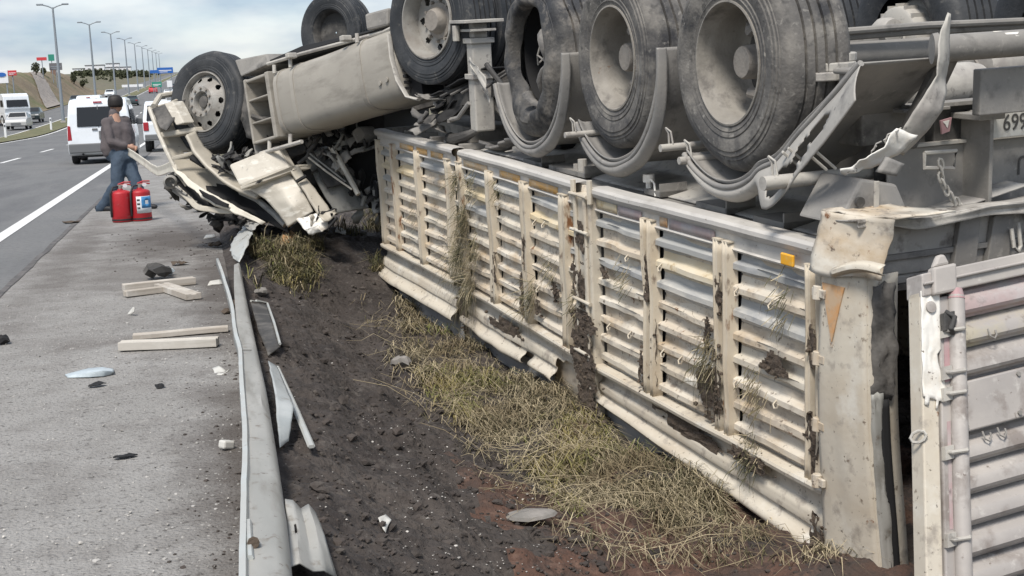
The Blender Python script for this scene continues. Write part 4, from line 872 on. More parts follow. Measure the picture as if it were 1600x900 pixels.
# --- crushed cab, panel by panel
def cabpatch(name, rows, m, sub=6, amp=.02, sc=4, seed=0, solid=.012, parent=tractor, keep=None):
    b = KW(); b.patch([[P(*p) for p in r] for r in rows], sub, amp, sc, seed, keep); return b.build(name, M[m], parent, solid=solid, smooth=50)
front = cabpatch('front_corner', [[(233, 168, 13.2), (262, 160, 13.1), (294, 150, 13.3)], [(243, 196, 13.1), (272, 192, 13.25), (302, 184, 13.5)], [(256, 224, 13.0), (286, 221, 13.2), (314, 214, 13.45)], [(268, 250, 12.95), (300, 250, 13.1), (332, 244, 13.3)], [(284, 277, 12.9), (322, 278, 13.0), (352, 264, 13.2)], [(310, 300, 12.9), (352, 300, 12.95), (384, 284, 13.1)]], 'cab', 7, .03, 3, 1, .02, keep=lambda u, w: ((u - .55) / .04) ** 2 + ((w - .42) / .07) ** 2 > 1)
cabpatch('lower_valance', [[(291, 212, 12.8), (304, 205, 12.95)], [(302, 236, 12.7), (318, 230, 12.9)], [(322, 260, 12.65), (342, 252, 12.85)], [(346, 282, 12.6), (364, 270, 12.8)], [(372, 299, 12.55), (392, 286, 12.75)], [(400, 310, 12.5), (428, 296, 12.7)]], 'cab', 6, .012, 5, 2, .03)
b = KW(); b.patch([[P(236, 170, 13.05), P(290, 157, 13.1)], [P(250, 200, 12.85), P(262, 205, 12.8)]], 6, .02, 6, 3); b.build('recess', M['chassisd'], front, solid=.01)
b = KW(); b.prism([P(256, 162, 12.95), P(270, 158, 12.95), P(288, 192, 12.9), P(275, 196, 12.9)], -KY * .12); b.build('bracket', M['cabw'], front, bevel=.01)
b = KW(); b.prism([P(246, 207, 12.9), P(304, 198, 13.0), P(307, 206, 13.0), P(250, 216, 12.9)], -KY * .2); b.build('ledge', M['cab'], front, bevel=.015)
b = KW(); b.prism([P(266, 244, 12.8), P(308, 234, 12.95), P(310, 240, 12.95), P(269, 251, 12.8)], -KY * .18); b.build('ledge', M['cab'], front, bevel=.012)
b = KW(); b.tube([P(233, 168, 13.0), P(246, 204, 12.92), P(260, 236, 12.85), P(276, 268, 12.8), P(292, 290, 12.8)], .022, 8); b.build('edge_trim', M['cabw'], front)
b = KW(); b.tube([P(240, 166, 13.1), P(250, 150, 13.3), P(272, 146, 13.4)], .03, 8); b.build('edge_trim', M['cab'], front)
# dented step box with sheen painted as pale streaks, door skin, pillar, lining
b = KW(); b.prism([P(356, 257, 12.35), P(432, 226, 12.3), P(453, 262, 12.2), P(374, 291, 12.25)], -KY * .10 - KZ * .04); stp = b.build('step_moulding', M['cabw'], tractor, bevel=.022)
b = KW(); b.prism([P(374, 291, 12.22), P(453, 261, 12.17), P(462, 257, 12.25), P(458, 266, 12.18), P(376, 297, 12.22)], -KY * .2); b.build('moulding_lip', M['cab'], stp, bevel=.01)
door = cabpatch('door', [[(390, 296, 12.35), (420, 282, 12.3), (449, 268, 12.3)], [(414, 312, 12.3), (440, 298, 12.22), (466, 286, 12.25)], [(436, 335, 12.25), (458, 322, 12.15), (480, 312, 12.2)], [(450, 357, 12.2), (470, 344, 12.15), (490, 331, 12.2)]], 'cabw', 8, .018, 4, 5, .02)
b = KW(); b.prism([P(404, 283, 12.2), P(411, 281, 12.2), P(405, 286, 12.2), P(400, 287, 12.2)], KY * .01); b.build('handle_recess', M['void'], door)
cabpatch('pillar', [[(452, 264, 12.2), (466, 258, 12.25)], [(464, 282, 12.18), (476, 276, 12.22)], [(478, 304, 12.15), (492, 296, 12.2)], [(494, 330, 12.12), (512, 322, 12.18)], [(502, 345, 12.1), (520, 338, 12.15)]], 'cab', 6, .01, 5, 6, .03)
b = KW(); b.tube([P(463, 284, 12.12), P(478, 275, 12.15)], .018, 6); b.build('door_hinge', M['void'], tractor)
back = cabpatch('rear_panel', [[(476, 248, 12.55), (498, 232, 12.7), (520, 226, 12.8)], [(492, 278, 12.5), (520, 268, 12.6), (543, 258, 12.75)], [(508, 306, 12.45), (535, 302, 12.5), (560, 292, 12.7)], [(524, 336, 12.4), (548, 332, 12.45), (575, 326, 12.6)]], 'cabg', 7, .02, 3, 7, .02)
cabpatch('window_recess', [[(492, 256, 12.45), (518, 248, 12.5)], [(500, 276, 12.42), (532, 270, 12.46)], [(512, 294, 12.4), (542, 288, 12.44)]], 'chassisd', 5, .01, 4, 8, .01, back)
for pts, r, m in (([(515, 226, 12.4), (530, 250, 12.35), (546, 278, 12.3), (560, 304, 12.25)], .026, 'cabw'), ([(482, 246, 12.3), (510, 268, 12.28), (550, 296, 12.25)], .010, 'cabw'), ([(484, 240, 12.32), (512, 262, 12.3), (540, 284, 12.28)], .008, 'cabg'), ([(484, 215, 12.5), (500, 219, 12.45), (528, 224, 12.5)], .03, 'cabg'), ([(480, 238, 12.4), (490, 228, 12.4), (500, 212, 12.4)], .02, 'chassisd'), ([(466, 256, 12.35), (480, 245, 12.35), (486, 232, 12.4)], .02, 'chassisd'), ([(572, 300, 12.5), (600, 282, 12.6)], .03, 'cabg'), ([(570, 306, 12.5), (566, 322, 12.5)], .025, 'cabg')):
    b = KW(); b.tube([P(*p) for p in pts], r, 7); b.build('grab_rail' if m == 'cabw' else 'strut', M[m], tractor)
cabpatch('roof_corner', [[(460, 347, 12.15), (482, 338, 12.1), (504, 330, 12.15)], [(474, 358, 12.05), (494, 350, 11.98), (514, 344, 12.05)], [(490, 368, 12.05), (504, 364, 12.0), (518, 354, 12.05)]], 'whiteworn', 8, .035, 7, 9, .012)
cabpatch('roof_edge', [[(452, 356, 12.3), (488, 336, 12.3)], [(470, 372, 12.4), (512, 350, 12.4)]], 'void', 5, .02, 6, 10, .02)
# grille, lamps and the bumper that has peeled away towards the road
cabpatch('grille', [[(320, 285, 13.0), (380, 300, 12.9), (440, 310, 12.7)], [(330, 305, 12.85), (392, 325, 12.7), (450, 340, 12.5)], [(360, 322, 12.75), (410, 342, 12.6), (455, 362, 12.4)]], 'void', 6, .05, 6, 11, .03)
b = KW(); b.tube([P(376, 300, 12.7), P(402, 312, 12.6), P(428, 334, 12.5), P(446, 352, 12.4)], .03, 8); b.build('headlamp_frame', M['cabg'], tractor)
bump = cabpatch('bumper', [[(270, 262, 12.8), (276, 272, 12.75)], [(292, 276, 12.7), (296, 290, 12.65)], [(312, 292, 12.6), (314, 308, 12.55)], [(338, 306, 12.55), (336, 320, 12.5)], [(360, 318, 12.5), (356, 328, 12.45)], [(384, 330, 12.4), (380, 338, 12.4)], [(414, 348, 12.35), (408, 352, 12.35)]], 'trim', 6, .02, 6, 12, .03)
cabpatch('bumper_lower', [[(262, 272, 12.8), (260, 278, 12.8)], [(286, 296, 12.7), (282, 304, 12.7)], [(312, 320, 12.6), (306, 328, 12.6)], [(340, 326, 12.55), (338, 334, 12.55)], [(372, 326, 12.5), (370, 334, 12.5)]], 'cab', 5, .015, 6, 13, .02, bump)
cabpatch('dark_insert', [[(312, 296, 12.5), (318, 306, 12.5)], [(336, 308, 12.45), (338, 318, 12.45)], [(358, 318, 12.42), (356, 324, 12.42)]], 'void', 5, .012, 8, 14, .02, bump)
cabpatch('bumper_underside', [[(260, 276, 12.9), (272, 270, 12.95)], [(280, 308, 12.8), (310, 300, 12.9)], [(312, 332, 12.7), (345, 325, 12.8)]], 'void', 5, .03, 6, 15, .02, bump)
b = KW(); b.lathe([(.01, .02), (.06, .015), (.07, -.02), (.05, -.07)], 16, o=P(266, 284, 12.72)); b.build('headlamp', M['rimlight'], bump)
for k in range(5):
    b = KW(); b.tube([P(258 + k * 3, 278 + 5 * k, 12.8), P(272 + 5 * k, 290 + 6 * k, 12.7), P(284 + 8 * k, 298 + 6 * k, 12.65)], .012, 5); b.build('broken_bracket', M['chassis'], bump)
b = KW()                                   # bumper trim peeled off and held by the man
tr = [P(200, 237, 18.6), P(216, 247, 17.4), P(236, 262, 16.2), P(246, 268, 15.2), P(256, 265, 14.2), P(266, 261, 13.3), P(276, 266, 12.8)]
vs = []; 
for i, p in enumerate(tr): vs.append([p + V((0, 0, .055)), p + V((.01, -.02, 0)), p - V((0, 0, .055))])
b.patch(vs, 5, .006, 4, 2); b.build('peeled_trim', M['trim'], bump, solid=.012, smooth=60)
# crushed cab body, dark to stand for shade inside, engine and clutter
b = KW()
c0 = P(455, 265, 13.9)
b.lathe([(.02, -1.0), (.55, -.95), (.72, -.5), (.75, .2), (.65, .7), (.3, .95), (.02, 1.0)], 22, o=c0, axis='x', fn=lambda p, q, r, h: KA * (p.x * .95) + KY * (p.y * .55) + KZ * (p.z * .72) + V(noise.noise_vector(V((p.x * 2, p.y * 2, p.z * 2)))) * .22)
b.build('cab_shade_shell', M['chassisd'], tractor, smooth=40)
b = KW(); b.prism([P(540, 175, 12.4), P(600, 170, 12.3), P(604, 330, 12.9), P(556, 322, 12.9)], V((.6, .9, 0))); b.build('dark_cab_fill', M['void'], tractor)  # black panel added to fill the cab's empty inside with shade
b = KW(); b.prism([P(350, 205, 13.2), P(570, 180, 12.8), P(575, 260, 12.9), P(380, 270, 13.2)], V((.3, .5, 0))); b.build('engine_block', M['void'], tractor, bevel=.05)
b = KW()
for k in range(26):
    x0, y0 = random.uniform(420, 590), random.uniform(185, 235); d_ = random.uniform(12.35, 12.7)
    p0 = P(x0, y0, d_); p1 = P(x0 + random.uniform(-40, 40), y0 + random.uniform(-18, 22), d_ + random.uniform(-.1, .2)); mid = (p0 + p1) / 2 + V((0, 0, random.uniform(-.12, .05)))
    b.tube([p0, mid, p1], random.choice((.012, .018, .03)), 6)
tag(b.build('engine_pipes', M['chassisd'], tractor), kind='stuff')
b = KW(); b.prism([P(545, 205, 12.3), P(560, 196, 12.3), P(572, 212, 12.35), P(556, 226, 12.35)], KY * -.2); b.build('silencer', M['chassis'], tractor, bevel=.03)
b = KW(); b.patch([[P(430, 215, 12.5), P(470, 205, 12.5)], [P(455, 250, 12.5), P(480, 240, 12.5)]], 6, .05, 7, 20); b.build('torn_liner', M['chassisd'], tractor, solid=.02)
def shards(n, poly, dep, mats, size, seed):
    rnd = random.Random(seed)
    for k in range(n):
        while True:
            x, y = rnd.uniform(min(p[0] for p in poly), max(p[0] for p in poly)), rnd.uniform(min(p[1] for p in poly), max(p[1] for p in poly))
            c = False; j = len(poly) - 1
            for i in range(len(poly)):
                if (poly[i][1] > y) != (poly[j][1] > y) and x < (poly[j][0] - poly[i][0]) * (y - poly[i][1]) / (poly[j][1] - poly[i][1]) + poly[i][0]: c = not c
                j = i
            if c: break
        c0 = P(x, y, dep(x, y) + rnd.uniform(-.12, .12)); a = V((rnd.gauss(0, 1), rnd.gauss(0, 1), rnd.gauss(0, .7))).normalized(); w = a.orthogonal().normalized(); h = a.cross(w)
        L_ = rnd.uniform(.6, 1.5) * size; W_ = L_ * rnd.uniform(.15, .55); sd = rnd.random() * 30
        b = KW()
        b.grid(lambda u, v: c0 + a * (u - .5) * L_ + w * (v - .5) * W_ * (1 - .6 * u) + h * .25 * L_ * math.sin(u * 2.5 + sd) * (u - .3) + V(noise.noise_vector(V((u * 2.5 + sd, v * 2, 0)))) * L_ * .16, 6, 3)
        o_ = b.build('torn_shard', M[rnd.choice(mats)], tractor, solid=rnd.choice((.006, .02)), smooth=50)
shards(26, [(320, 318), (420, 350), (450, 362), (390, 356), (330, 340)], lambda x, y: 12.75, ['void', 'chassisd', 'void'], .2, 3)
shards(22, [(330, 255), (440, 230), (360, 262), (372, 298), (440, 345), (400, 325)], lambda x, y: 12.75, ['void', 'chassisd', 'cabg'], .22, 4)
shards(26, [(440, 200), (560, 190), (585, 230), (540, 260), (470, 240)], lambda x, y: 12.45, ['chassisd', 'cabg', 'chassis', 'void', 'guardl'], .26, 5)
shards(14, [(540, 290), (600, 270), (606, 330), (560, 335)], lambda x, y: 12.5, ['chassisd', 'cabg', 'void'], .25, 6)
shards(9, [(262, 280), (290, 304), (330, 335), (300, 335), (266, 300)], lambda x, y: 12.95, ['chassisd', 'void', 'chassis'], .16, 7)
shards(12, [(660, 150), (720, 150), (720, 200), (650, 195)], lambda x, y: 10.4, ['chassisd', 'chassis', 'void'], .3, 8)
shards(8, [(460, 340), (515, 330), (520, 360), (480, 368)], lambda x, y: 12.1, ['cabw', 'cab', 'void'], .16, 9)
for k, (x, y) in enumerate(((318, 252), (350, 262), (378, 255), (400, 240), (340, 246))):
    b = KW(); b.tube([P(x - 18, y - 6, 12.9), P(x, y + 6, 12.8), P(x + 26, y - 8, 12.8)], .035, 7); b.build('arch_liner', M['void'], tractor)
b = KW(); b.patch([[P(365, 128, 12.9), P(382, 124, 12.8)], [P(372, 170, 12.8), P(398, 175, 12.6)], [P(385, 215, 12.7), P(425, 222, 12.5)]], 6, .02, 5, 21); b.build('mudflap', M['chassisd'], tractor, solid=.015)

# ------------------------------------------------------------------ guard rail knocked over at the edge of the shoulder
def gh(px, py):
    """point where the view ray meets the modelled ground"""
    t = 2.0; d = ray(px, py)
    while t < 400:
        p = CAMO + d * t
        z = soilz(p.x, p.y) if (.1 < p.x < 5.6 and 2.2 < p.y < 20) else zg(p.x, p.y) + .006
        if p.z <= z: return V((p.x, p.y, z))
        t += .01 + t * .002
    return CAMO + d * t
def ip(tab, y):
    for (a, b), (c, d) in zip(tab, tab[1:]):
        if a <= y <= c: return b + (d - b) * (y - a) / (c - a)
    return tab[0][1] if y < tab[0][0] else tab[-1][1]
LIP = [(405, 340), (430, 349), (450, 355), (470, 361), (490, 365), (510, 366), (530, 371), (545, 376), (575, 377), (600, 378), (650, 382), (700, 384), (760, 382), (820, 381), (900, 380), (1000, 378), (1200, 372)]
PL = [(415, 366), (450, 366), (480, 368), (510, 370), (545, 378), (600, 381), (700, 387), (800, 386), (900, 385), (1000, 384), (1200, 380)]
PR = [(415, 375), (450, 381), (500, 391), (560, 404), (600, 413), (700, 429), (800, 443), (860, 449), (900, 452), (1000, 462), (1200, 480)]
rys = [415 + 13 * i for i in range(61)]
rail_t = thing('guard_rail', G(384, 700, .0), 'bent galvanised guard rail knocked down along the edge of the shoulder', 'guard rail')
RI = Matrix.Translation(-G(384, 700, .0))
def RW(): return MB((0, 0, 0), RI)
b = RW(); vs = []
for y in rys:
    l = G(ip(PL, y), y, .15); r = G(ip(PR, y), y, .12); w_ = r - l; dn = .010 * noise.noise(V((y * .018, 0, 1))) + .005 * noise.noise(V((y * .06, 0, 1)))
    dy = V((0, 0, 1))
    prof_ = [l + dy * -.02, l + dy * .002, l + w_ * .12 + dy * (.006 + dn), l + w_ * .40 + dy * (.010 + dn), l + w_ * .72 + dy * (.018 + 2 * dn), l + w_ * .88 + dy * .014, r + dy * .0, r + w_ * .05 + dy * -.03, r + w_ * .03 + dy * -.10, r - w_ * .02 + dy * -.16]
    vs += [p for p in prof_]
k = 10; b.add(vs, [(i * k + j, i * k + j + 1, (i + 1) * k + j + 1, (i + 1) * k + j) for i in range(len(rys) - 1) for j in range(k - 1)])
b.build('beam', M['steel'], rail_t, solid=.005, smooth=50)
b = RW(); rows = []
for y in [405 + 12 * i for i in range(67)]:
    l = G(ip(LIP, y), y, .165); rows.append([l + V((-.012, 0, -.05)), l + V((-.010, 0, .004)), l + V((.006, 0, .008)), l + V((.012, 0, -.02))])
b.patch(rows, 1, .003, 3); b.build('bent_flange', M['steelw'], rail_t, solid=.004, smooth=60)
b = RW(); b.patch([[G(386, 346, .2), G(402, 350, .22)], [G(374, 362, .18), G(394, 366, .24)], [G(362, 378, .14), G(386, 386, .2)], [G(361, 396, .12), G(378, 402, .14)], [G(366, 404, .1), G(374, 410, .10)]], 6, .02, 7, 31)
b.build('twisted_end', M['steelw'], rail_t, solid=.005)
b = RW(); b.patch([[G(380, 340, .3), G(405, 350, .3)], [G(378, 352, .25), G(398, 362, .25)]], 5, .03, 8, 33); b.build('torn_end', M['steel'], rail_t, solid=.005)
b = RW(); b.tube([G(367, 470, .14), G(364, 486, .13)], .012, 6); b.tube([G(396, 848, .16), G(396, 848, .172)], .018, 8); b.build('bolt', M['mud'], rail_t)
b = RW(); p0 = G(388, 815, .16); p1 = G(391, 872, .16); b.tube([p0, p1], .010, 6); b.build('splice_edge', M['steelw'], rail_t)
b = RW(); b.tube([G(372, 547, .168), G(393, 547, .155)], .0025, 5); b.build('splice_joint', M['chassisd'], rail_t)
def sheet(name, rows, m, label, cat, sub=6, amp=.012, seed=0, solid=.005, keep=None, group=None):
    pts = [p for r in rows for p in r]; c = sum(pts, V()) / len(pts); c.z = min(p.z for p in pts)
    b = MB((0, 0, 0), Matrix.Translation(-c)); b.patch(rows, sub, amp, 6, seed, keep); o = b.build(name, M[m], None, solid=solid, smooth=50); o.location = c
    return tag(o, label, cat, group)
s_ = lambda px, py, dz: gh(px, py) + V((0, 0, dz))
sheet('steel_post', [[s_(394, 496, .10), s_(419, 490, .05)], [s_(404, 528, .06), s_(430, 522, .04)], [s_(418, 562, .02), s_(439, 558, .05)]], 'chassisd', 'dark bent steel post lying in the soil behind the guard rail', 'post', 5, .01, 41, .01)
b = MB(); c_ = gh(410, 525); b.tube([s_(394, 496, .115), s_(419, 490, .065), s_(430, 522, .055), s_(439, 558, .065)], .008, 6); b.tube([s_(419, 490, .065), s_(402, 494, .11)], .008, 6)
o = b.build('edge', M['steelw'], None); o.parent = bpy.data.objects['steel_post']; o.matrix_parent_inverse = Matrix.Translation(-bpy.data.objects['steel_post'].location)
sp_ = sheet('steel_plate', [[s_(423, 618, .17), s_(436, 619, .15)], [s_(430, 648, .15), s_(452, 652, .12)], [s_(435, 682, .11), s_(462, 676, .09)], [s_(440, 714, .04), s_(452, 704, .04)]], 'platepale', 'torn pale blue grey steel plate leaning against the guard rail', 'plate', 7, .008, 42)
b = MB(); b.tube([s_(436, 619, .15), s_(462, 668, .10), s_(488, 716, .05)], [.012, .014, .016], 6, flat=.5); o = b.build('plate_edge', M['steelw'], sp_); o.matrix_parent_inverse = Matrix.Translation(-sp_.location)
b = []; 
sheet('rail_offcut', [[s_(450, 838, .10) + V((0, 0, .02)), s_(462, 839, .118), s_(474, 840, .09), s_(486, 840, .112), s_(497, 841, .08)], [s_(452, 870, .09), s_(466, 872, .104), s_(482, 873, .08), s_(496, 874, .098), s_(509, 874, .07)], [s_(454, 930, .08), s_(472, 932, .094), s_(492, 932, .07), s_(510, 934, .086), s_(528, 934, .06)]], 'steel', 'short corrugated offcut of guard rail with bolt holes at the bottom edge', 'rail offcut', 4, .004, 43, keep=lambda u, w: min((u - a) ** 2 * 4 + (w - c) ** 2 for a, c in ((.35, .62), (.35, .87), (.1, .62), (.55, .2))) > .0016)

# ------------------------------------------------------------------ debris on the shoulder
def plank(px0, py0, px1, py1, h, w, z, label, m='wood', hollow=True, group='dusty planks on the shoulder', dy=0):
    a = G(px0, py0, z); c = G(px1, py1, z); L_ = (c - a).length; d = (c - a).normalized(); s = V((0, 0, 1)).cross(d).normalized(); o_ = (a + c) / 2
    b = MB(); n = 10
    for i in range(1):
        vs = []; pr = [(-w / 2, 0), (-w / 2, h), (-w * .18, h), (-w * .12, h * .86), (w * .12, h * .86), (w * .18, h), (w / 2, h), (w / 2, 0)]
        for i in range(n + 1):
            x = -L_ / 2 + L_ * i / n; jz = .006 * noise.noise(V((x * 2, px0, 0))); js = .010 * noise.noise(V((x * 1.5, px1, 5)))
            vs += [V((x, q + js, r + jz)) for q, r in pr]
        k = len(pr); b.add(vs, [(i * k + j, (i + 1) * k + j, (i + 1) * k + (j + 1) % k, i * k + (j + 1) % k) for i in range(n) for j in range(k)] + [tuple(range(k)), tuple(n * k + j for j in range(k - 1, -1, -1))])
    o = b.build('plank', M[m], None, bevel=.003); o.matrix_world = frame(V((o_.x, o_.y, z)), d, s, V((0, 0, 1)))
    return tag(o, label, 'plank', group)
plank(193, 455, 304, 443, .055, .10, .008, 'longest dusty plank, lying beside the dark rag on the shoulder')
plank(196, 464, 262, 455, .045, .08, .008, 'short grey plank laid along the front of the longest plank')
plank(253, 451, 304, 468, .045, .12, .008, 'short pale plank lying crosswise against two others')
plank(208, 529, 357, 517, .030, .085, .008, 'thin split plank behind the pale hollow plank near the rail', 'wood')
plank(188, 547, 341, 540, .050, .09, .008, 'pale square plank with hollow dark end, nearest the camera', 'woodpale')
def scrap(name, px, py, size, m, label, cat, flat=.35, seed=1, rough=.5, group=None, rz=0.0, el=1.0):
    b = MB(); b.lathe([(.001, 0), (.6, .02), (1, .35), (.9, .75), (.45, 1), (.001, 1.02)], 11, axis='z', fn=lambda p, q, r, h: V((p.x * el, p.y, h * flat)) * size + V(noise.noise_vector(V((p.x * 1.7, p.y * 1.7, seed + h)))) * size * rough)
    zmin = min(p.z for p in b.v)
    for p in b.v: p.z -= zmin
    o = b.build(name, M[m], None, smooth=25); o.location = gh(px, py); o.rotation_euler = (0, 0, rz)
    return tag(o, label, cat, group)
scrap('rag', 248, 436, .13, 'chassisd', 'crumpled dark rag behind the longest plank', 'rag', .5, 3)
scrap('plastic_scrap', 262, 430, .06, 'plasticblue', 'pale blue scrap caught in the dark rag', 'scrap', .8, 4)
sheet('plastic_shard', [[G(102, 586, .010), G(104, 588, .008), G(106, 590, .006)], [G(138, 576, .016), G(139, 583, .03), G(140, 590, .006)], [G(160, 574, .012), G(162, 580, .035), G(162, 588, .006)], [G(177, 577, .010), G(178, 581, .02), G(174, 585, .006)]], 'plasticblue', 'long pale blue plastic shard lying alone on the shoulder', 'shard', 5, .003, 51, .006)
sheet('white_scrap', [[G(199, 492, .006), G(206, 492, .006)], [G(203, 486, .03), G(209, 488, .03)], [G(208, 480, .06), G(210, 481, .06)]], 'white', 'small upright white scrap between the two plank heaps', 'scrap', 4, .004, 52, .004)
sheet('white_scrap', [[G(330, 576, .006), G(340, 572, .02)], [G(335, 584, .006), G(352, 580, .006)], [G(346, 584, .01), G(358, 576, .01)]], 'white', 'crumpled white scrap on the shoulder close to the rail', 'scrap', 5, .012, 53, .004)
b = MB(); b.box((0, 0, .02), (.055, .045, .035)); o = b.build('white_block', M['white'], None, bevel=.008); o.location = G(353, 702, .004); o.rotation_euler = (0, .25, .6); tag(o, 'small broken white block lying next to the rail', 'block')
sheet('white_scrap', [[G(325, 446, .006), G(328, 440, .03)], [G(347, 444, .006), G(346, 438, .02)]], 'white', 'flat white scrap right of the short crosswise plank', 'scrap', 4, .006, 54, .01)
sheet('white_scrap', [[G(317, 373, .006), G(322, 368, .02)], [G(336, 371, .006), G(334, 367, .02)]], 'white', 'thin white scrap on the shoulder near the twisted rail end', 'scrap', 4, .008, 55, .01)
scrap('dark_clod', 3, 537, .05, 'void', 'black clod at the left edge of the shoulder', 'clod', .8, 6)
scrap('rubber_scrap', 196, 716, .024, 'void', 'flat black rubber scrap in the open middle of the shoulder', 'scrap', .2, 7, .4, None, .2, 2.2)
scrap('rubber_scrap', 152, 604, .028, 'void', 'black rubber scrap just below the pale blue shard', 'scrap', .3, 8, .5, None, .4, 1.6)
scrap('rubber_scrap', 250, 607 - 1, .025, 'void', 'small black scrap right of the pale blue shard', 'scrap', .4, 9)
scrap('rubber_scrap', 357, 492, .05, 'mud', 'dark scrap wedged by the bent rail flange', 'scrap', .4, 10)
scrap('rubber_scrap', 280, 414, .08, 'mud', 'brown scrap of bark beyond the dark rag', 'scrap', .2, 11)
scrap('rubber_scrap', 112, 349, .07, 'mud', 'flat dark scrap on the shoulder behind the extinguishers', 'scrap', .12, 12, .4, None, 0, 1.8)
scrap('rubber_scrap', 335, 386, .07, 'mud', 'dark lump on the shoulder before the twisted rail end', 'scrap', .4, 13)
scrap('rubber_scrap', 325, 330, .17, 'chassisd', 'dark crushed lamp housing on the road under the bumper', 'scrap', .4, 14, .4, None, .1, 1.5)
st_ = scrap('grey_stone', 830, 816, .075, 'rock', 'smooth grey stone lying in the soil by the straw', 'stone', .45, 15, .10, None, -.15, 1.7)
scrap('grey_stone', 628, 575, .075, 'rock', 'rough pale stone at the far edge of the straw', 'stone', .8, 16, .5)
scrap('grey_stone', 408, 462, .055, 'rock', 'small grey stone behind the far part of the rail', 'stone', .8, 17, .4)
sheet('amber_reflector', [[s_(437, 388, .02), s_(444, 376, .05), s_(452, 371, .06)], [s_(446, 388, .03), s_(458, 378, .06), s_(470, 368, .07)], [s_(452, 385, .02), s_(468, 376, .04), s_(478, 366, .05)]], 'orange', 'broken orange reflector lying in the soil below the cab', 'reflector', 4, .006, 56, .012)
sheet('red_lens', [[s_(462, 372, .06), s_(468, 364, .09)], [s_(474, 371, .06), s_(477, 364, .08)]], 'redlamp', 'small red lens fragment above the orange reflector', 'lens', 4, .008, 57, .01)
sheet('white_scrap', [[s_(524, 365, .02), s_(527, 361, .03)], [s_(540, 371, .02), s_(541, 366, .03)]], 'white', 'narrow white scrap in the soil right of the crushed cab', 'scrap', 3, .004, 58, .01)
sheet('white_scrap', [[s_(592, 820, .01), s_(600, 812, .02)], [s_(604, 838, .01), s_(612, 828, .02)]], 'white', 'torn white scrap on the bare dark soil', 'scrap', 4, .012, 59, .003)

# ------------------------------------------------------------------ red fire extinguishers
def extinguisher(px, py, label, with_label, rz):
    t = thing('fire_extinguisher', Matrix.Translation(G(px, py, .008)) @ Matrix.Rotation(rz, 4, 'Z') @ Matrix.Diagonal((1.06, 1.06, .84, 1)), label, 'fire extinguisher', 'red fire extinguishers on the shoulder')
    b = MB(); b.lathe([(.001, 0), (.118, 0), (.124, .012), (.124, .43), (.120, .452), (.105, .468), (.07, .482), (.035, .490), (.03, .51), (.001, .51)], 36, axis='z'); b.build('cylinder', M['red'], t, smooth=40)
    b = MB(); b.lathe([(.1245, .02), (.1265, .022), (.1265, .045), (.1245, .047)], 36, axis='z'); b.build('base_ring', M['black'], t)
    b = MB(); b.tube([(0, 0, .505), (0, 0, .55)], .024, 12); b.box((.03, 0, .555), (.12, .03, .03)); b.build('valve', M['chassis'], t, bevel=.004)
    b = MB(); b.tube([(-.02, 0, .56), (.06, 0, .575), (.13, 0, .56)], .011, 7); b.tube([(-.02, 0, .575), (.05, 0, .605), (.13, 0, .60)], .011, 7); b.build('handle', M['red'], t)
    b = MB(); b.tube([(-.02, .0, .55), (-.09, -.05, .54), (-.13, -.07, .44), (-.135, -.06, .2), (-.13, -.04, .08)], .013, 8); b.build('hose', M['black'], t)
    b = MB(); b.lathe([(.001, 0), (.028, 0), (.028, .008), (.001, .008)], 16, o=(.06, -.02, .55), axis='y'); b.build('gauge', M['signwhite'], t)
    if with_label:
        def cyl(u, w, r): q = rad(-128 + 100 * u); return V((r * math.cos(q), r * math.sin(q), .12 + .26 * w))
        b = MB(); b.grid(lambda u, w: cyl(u, w, .1253), 14, 3); lb = b.build('label', M['labelw'], t, solid=.0012)
        b = MB(); b.grid(lambda u, w: cyl(.28 + .7 * u, .30 + .68 * w, .1263), 10, 3, keep=lambda u, w: not (.3 < u < .6 and .2 < w < .55)); b.build('label_print', M['labelb'], lb, solid=.001)
        b = MB(); b.grid(lambda u, w: cyl(.04 + .16 * u, .25 + .6 * w, .1263), 4, 5, keep=lambda u, w: int(w * 5) % 2 == 0); b.build('label_lines', M['digit'], lb, solid=.001)
    else:
        b = MB(); b.tube([(.115, -.06, .05), (.117, -.062, .42)], .012, 6); b.build('strap', M['black'], t)
    return t
extinguisher(192, 346, 'red fire extinguisher standing nearest the man, no label showing', False, .2)
extinguisher(222, 344, 'red fire extinguisher with a white and blue label', True, .3)

# ------------------------------------------------------------------ man dragging the bumper trim
def capsule(b, p1, r1, p2, r2, n=12):
    p1 = V(p1); p2 = V(p2); d = p2 - p1; L_ = max(d.length, 1e-4); d = d / L_
    pts = [p1 - d * r1 * .98, p1 - d * r1 * .7, p1, p1.lerp(p2, .5), p2, p2 + d * r2 * .7, p2 + d * r2 * .98]; rs = [r1 * .2, r1 * .71, r1, (r1 + r2) / 2, r2, r2 * .71, r2 * .2]
    b.tube(pts, rs, n)
MD = 18.75
foot = G(172, 338, .008); man = thing('person', foot, 'man in grey fleece jacket and blue jeans pulling a pale strip from the wreck', 'person')
MI = Matrix.Translation(-foot)
def mp(px, py, dd=0): return P(px, py, MD + dd)
def MM(): return MB((0, 0, 0), MI)
def remesh(o, vox, it=4):
    r = o.modifiers.new('remesh', 'REMESH'); r.mode = 'VOXEL'; r.voxel_size = vox; r.use_smooth_shade = True
    s = o.modifiers.new('smooth', 'SMOOTH'); s.factor = .5; s.iterations = it; return o
head = mp(181, 161.5); neck = mp(178, 178, -.02); shL = mp(166, 192, -.12); shR = mp(196, 189, .12); chest = mp(180, 200); pelv = mp(189, 243)
elA = mp(173, 222, -.20); haA = mp(201, 229, -.12); elB = mp(206, 214, .16); haB = mp(208, 234, .02)
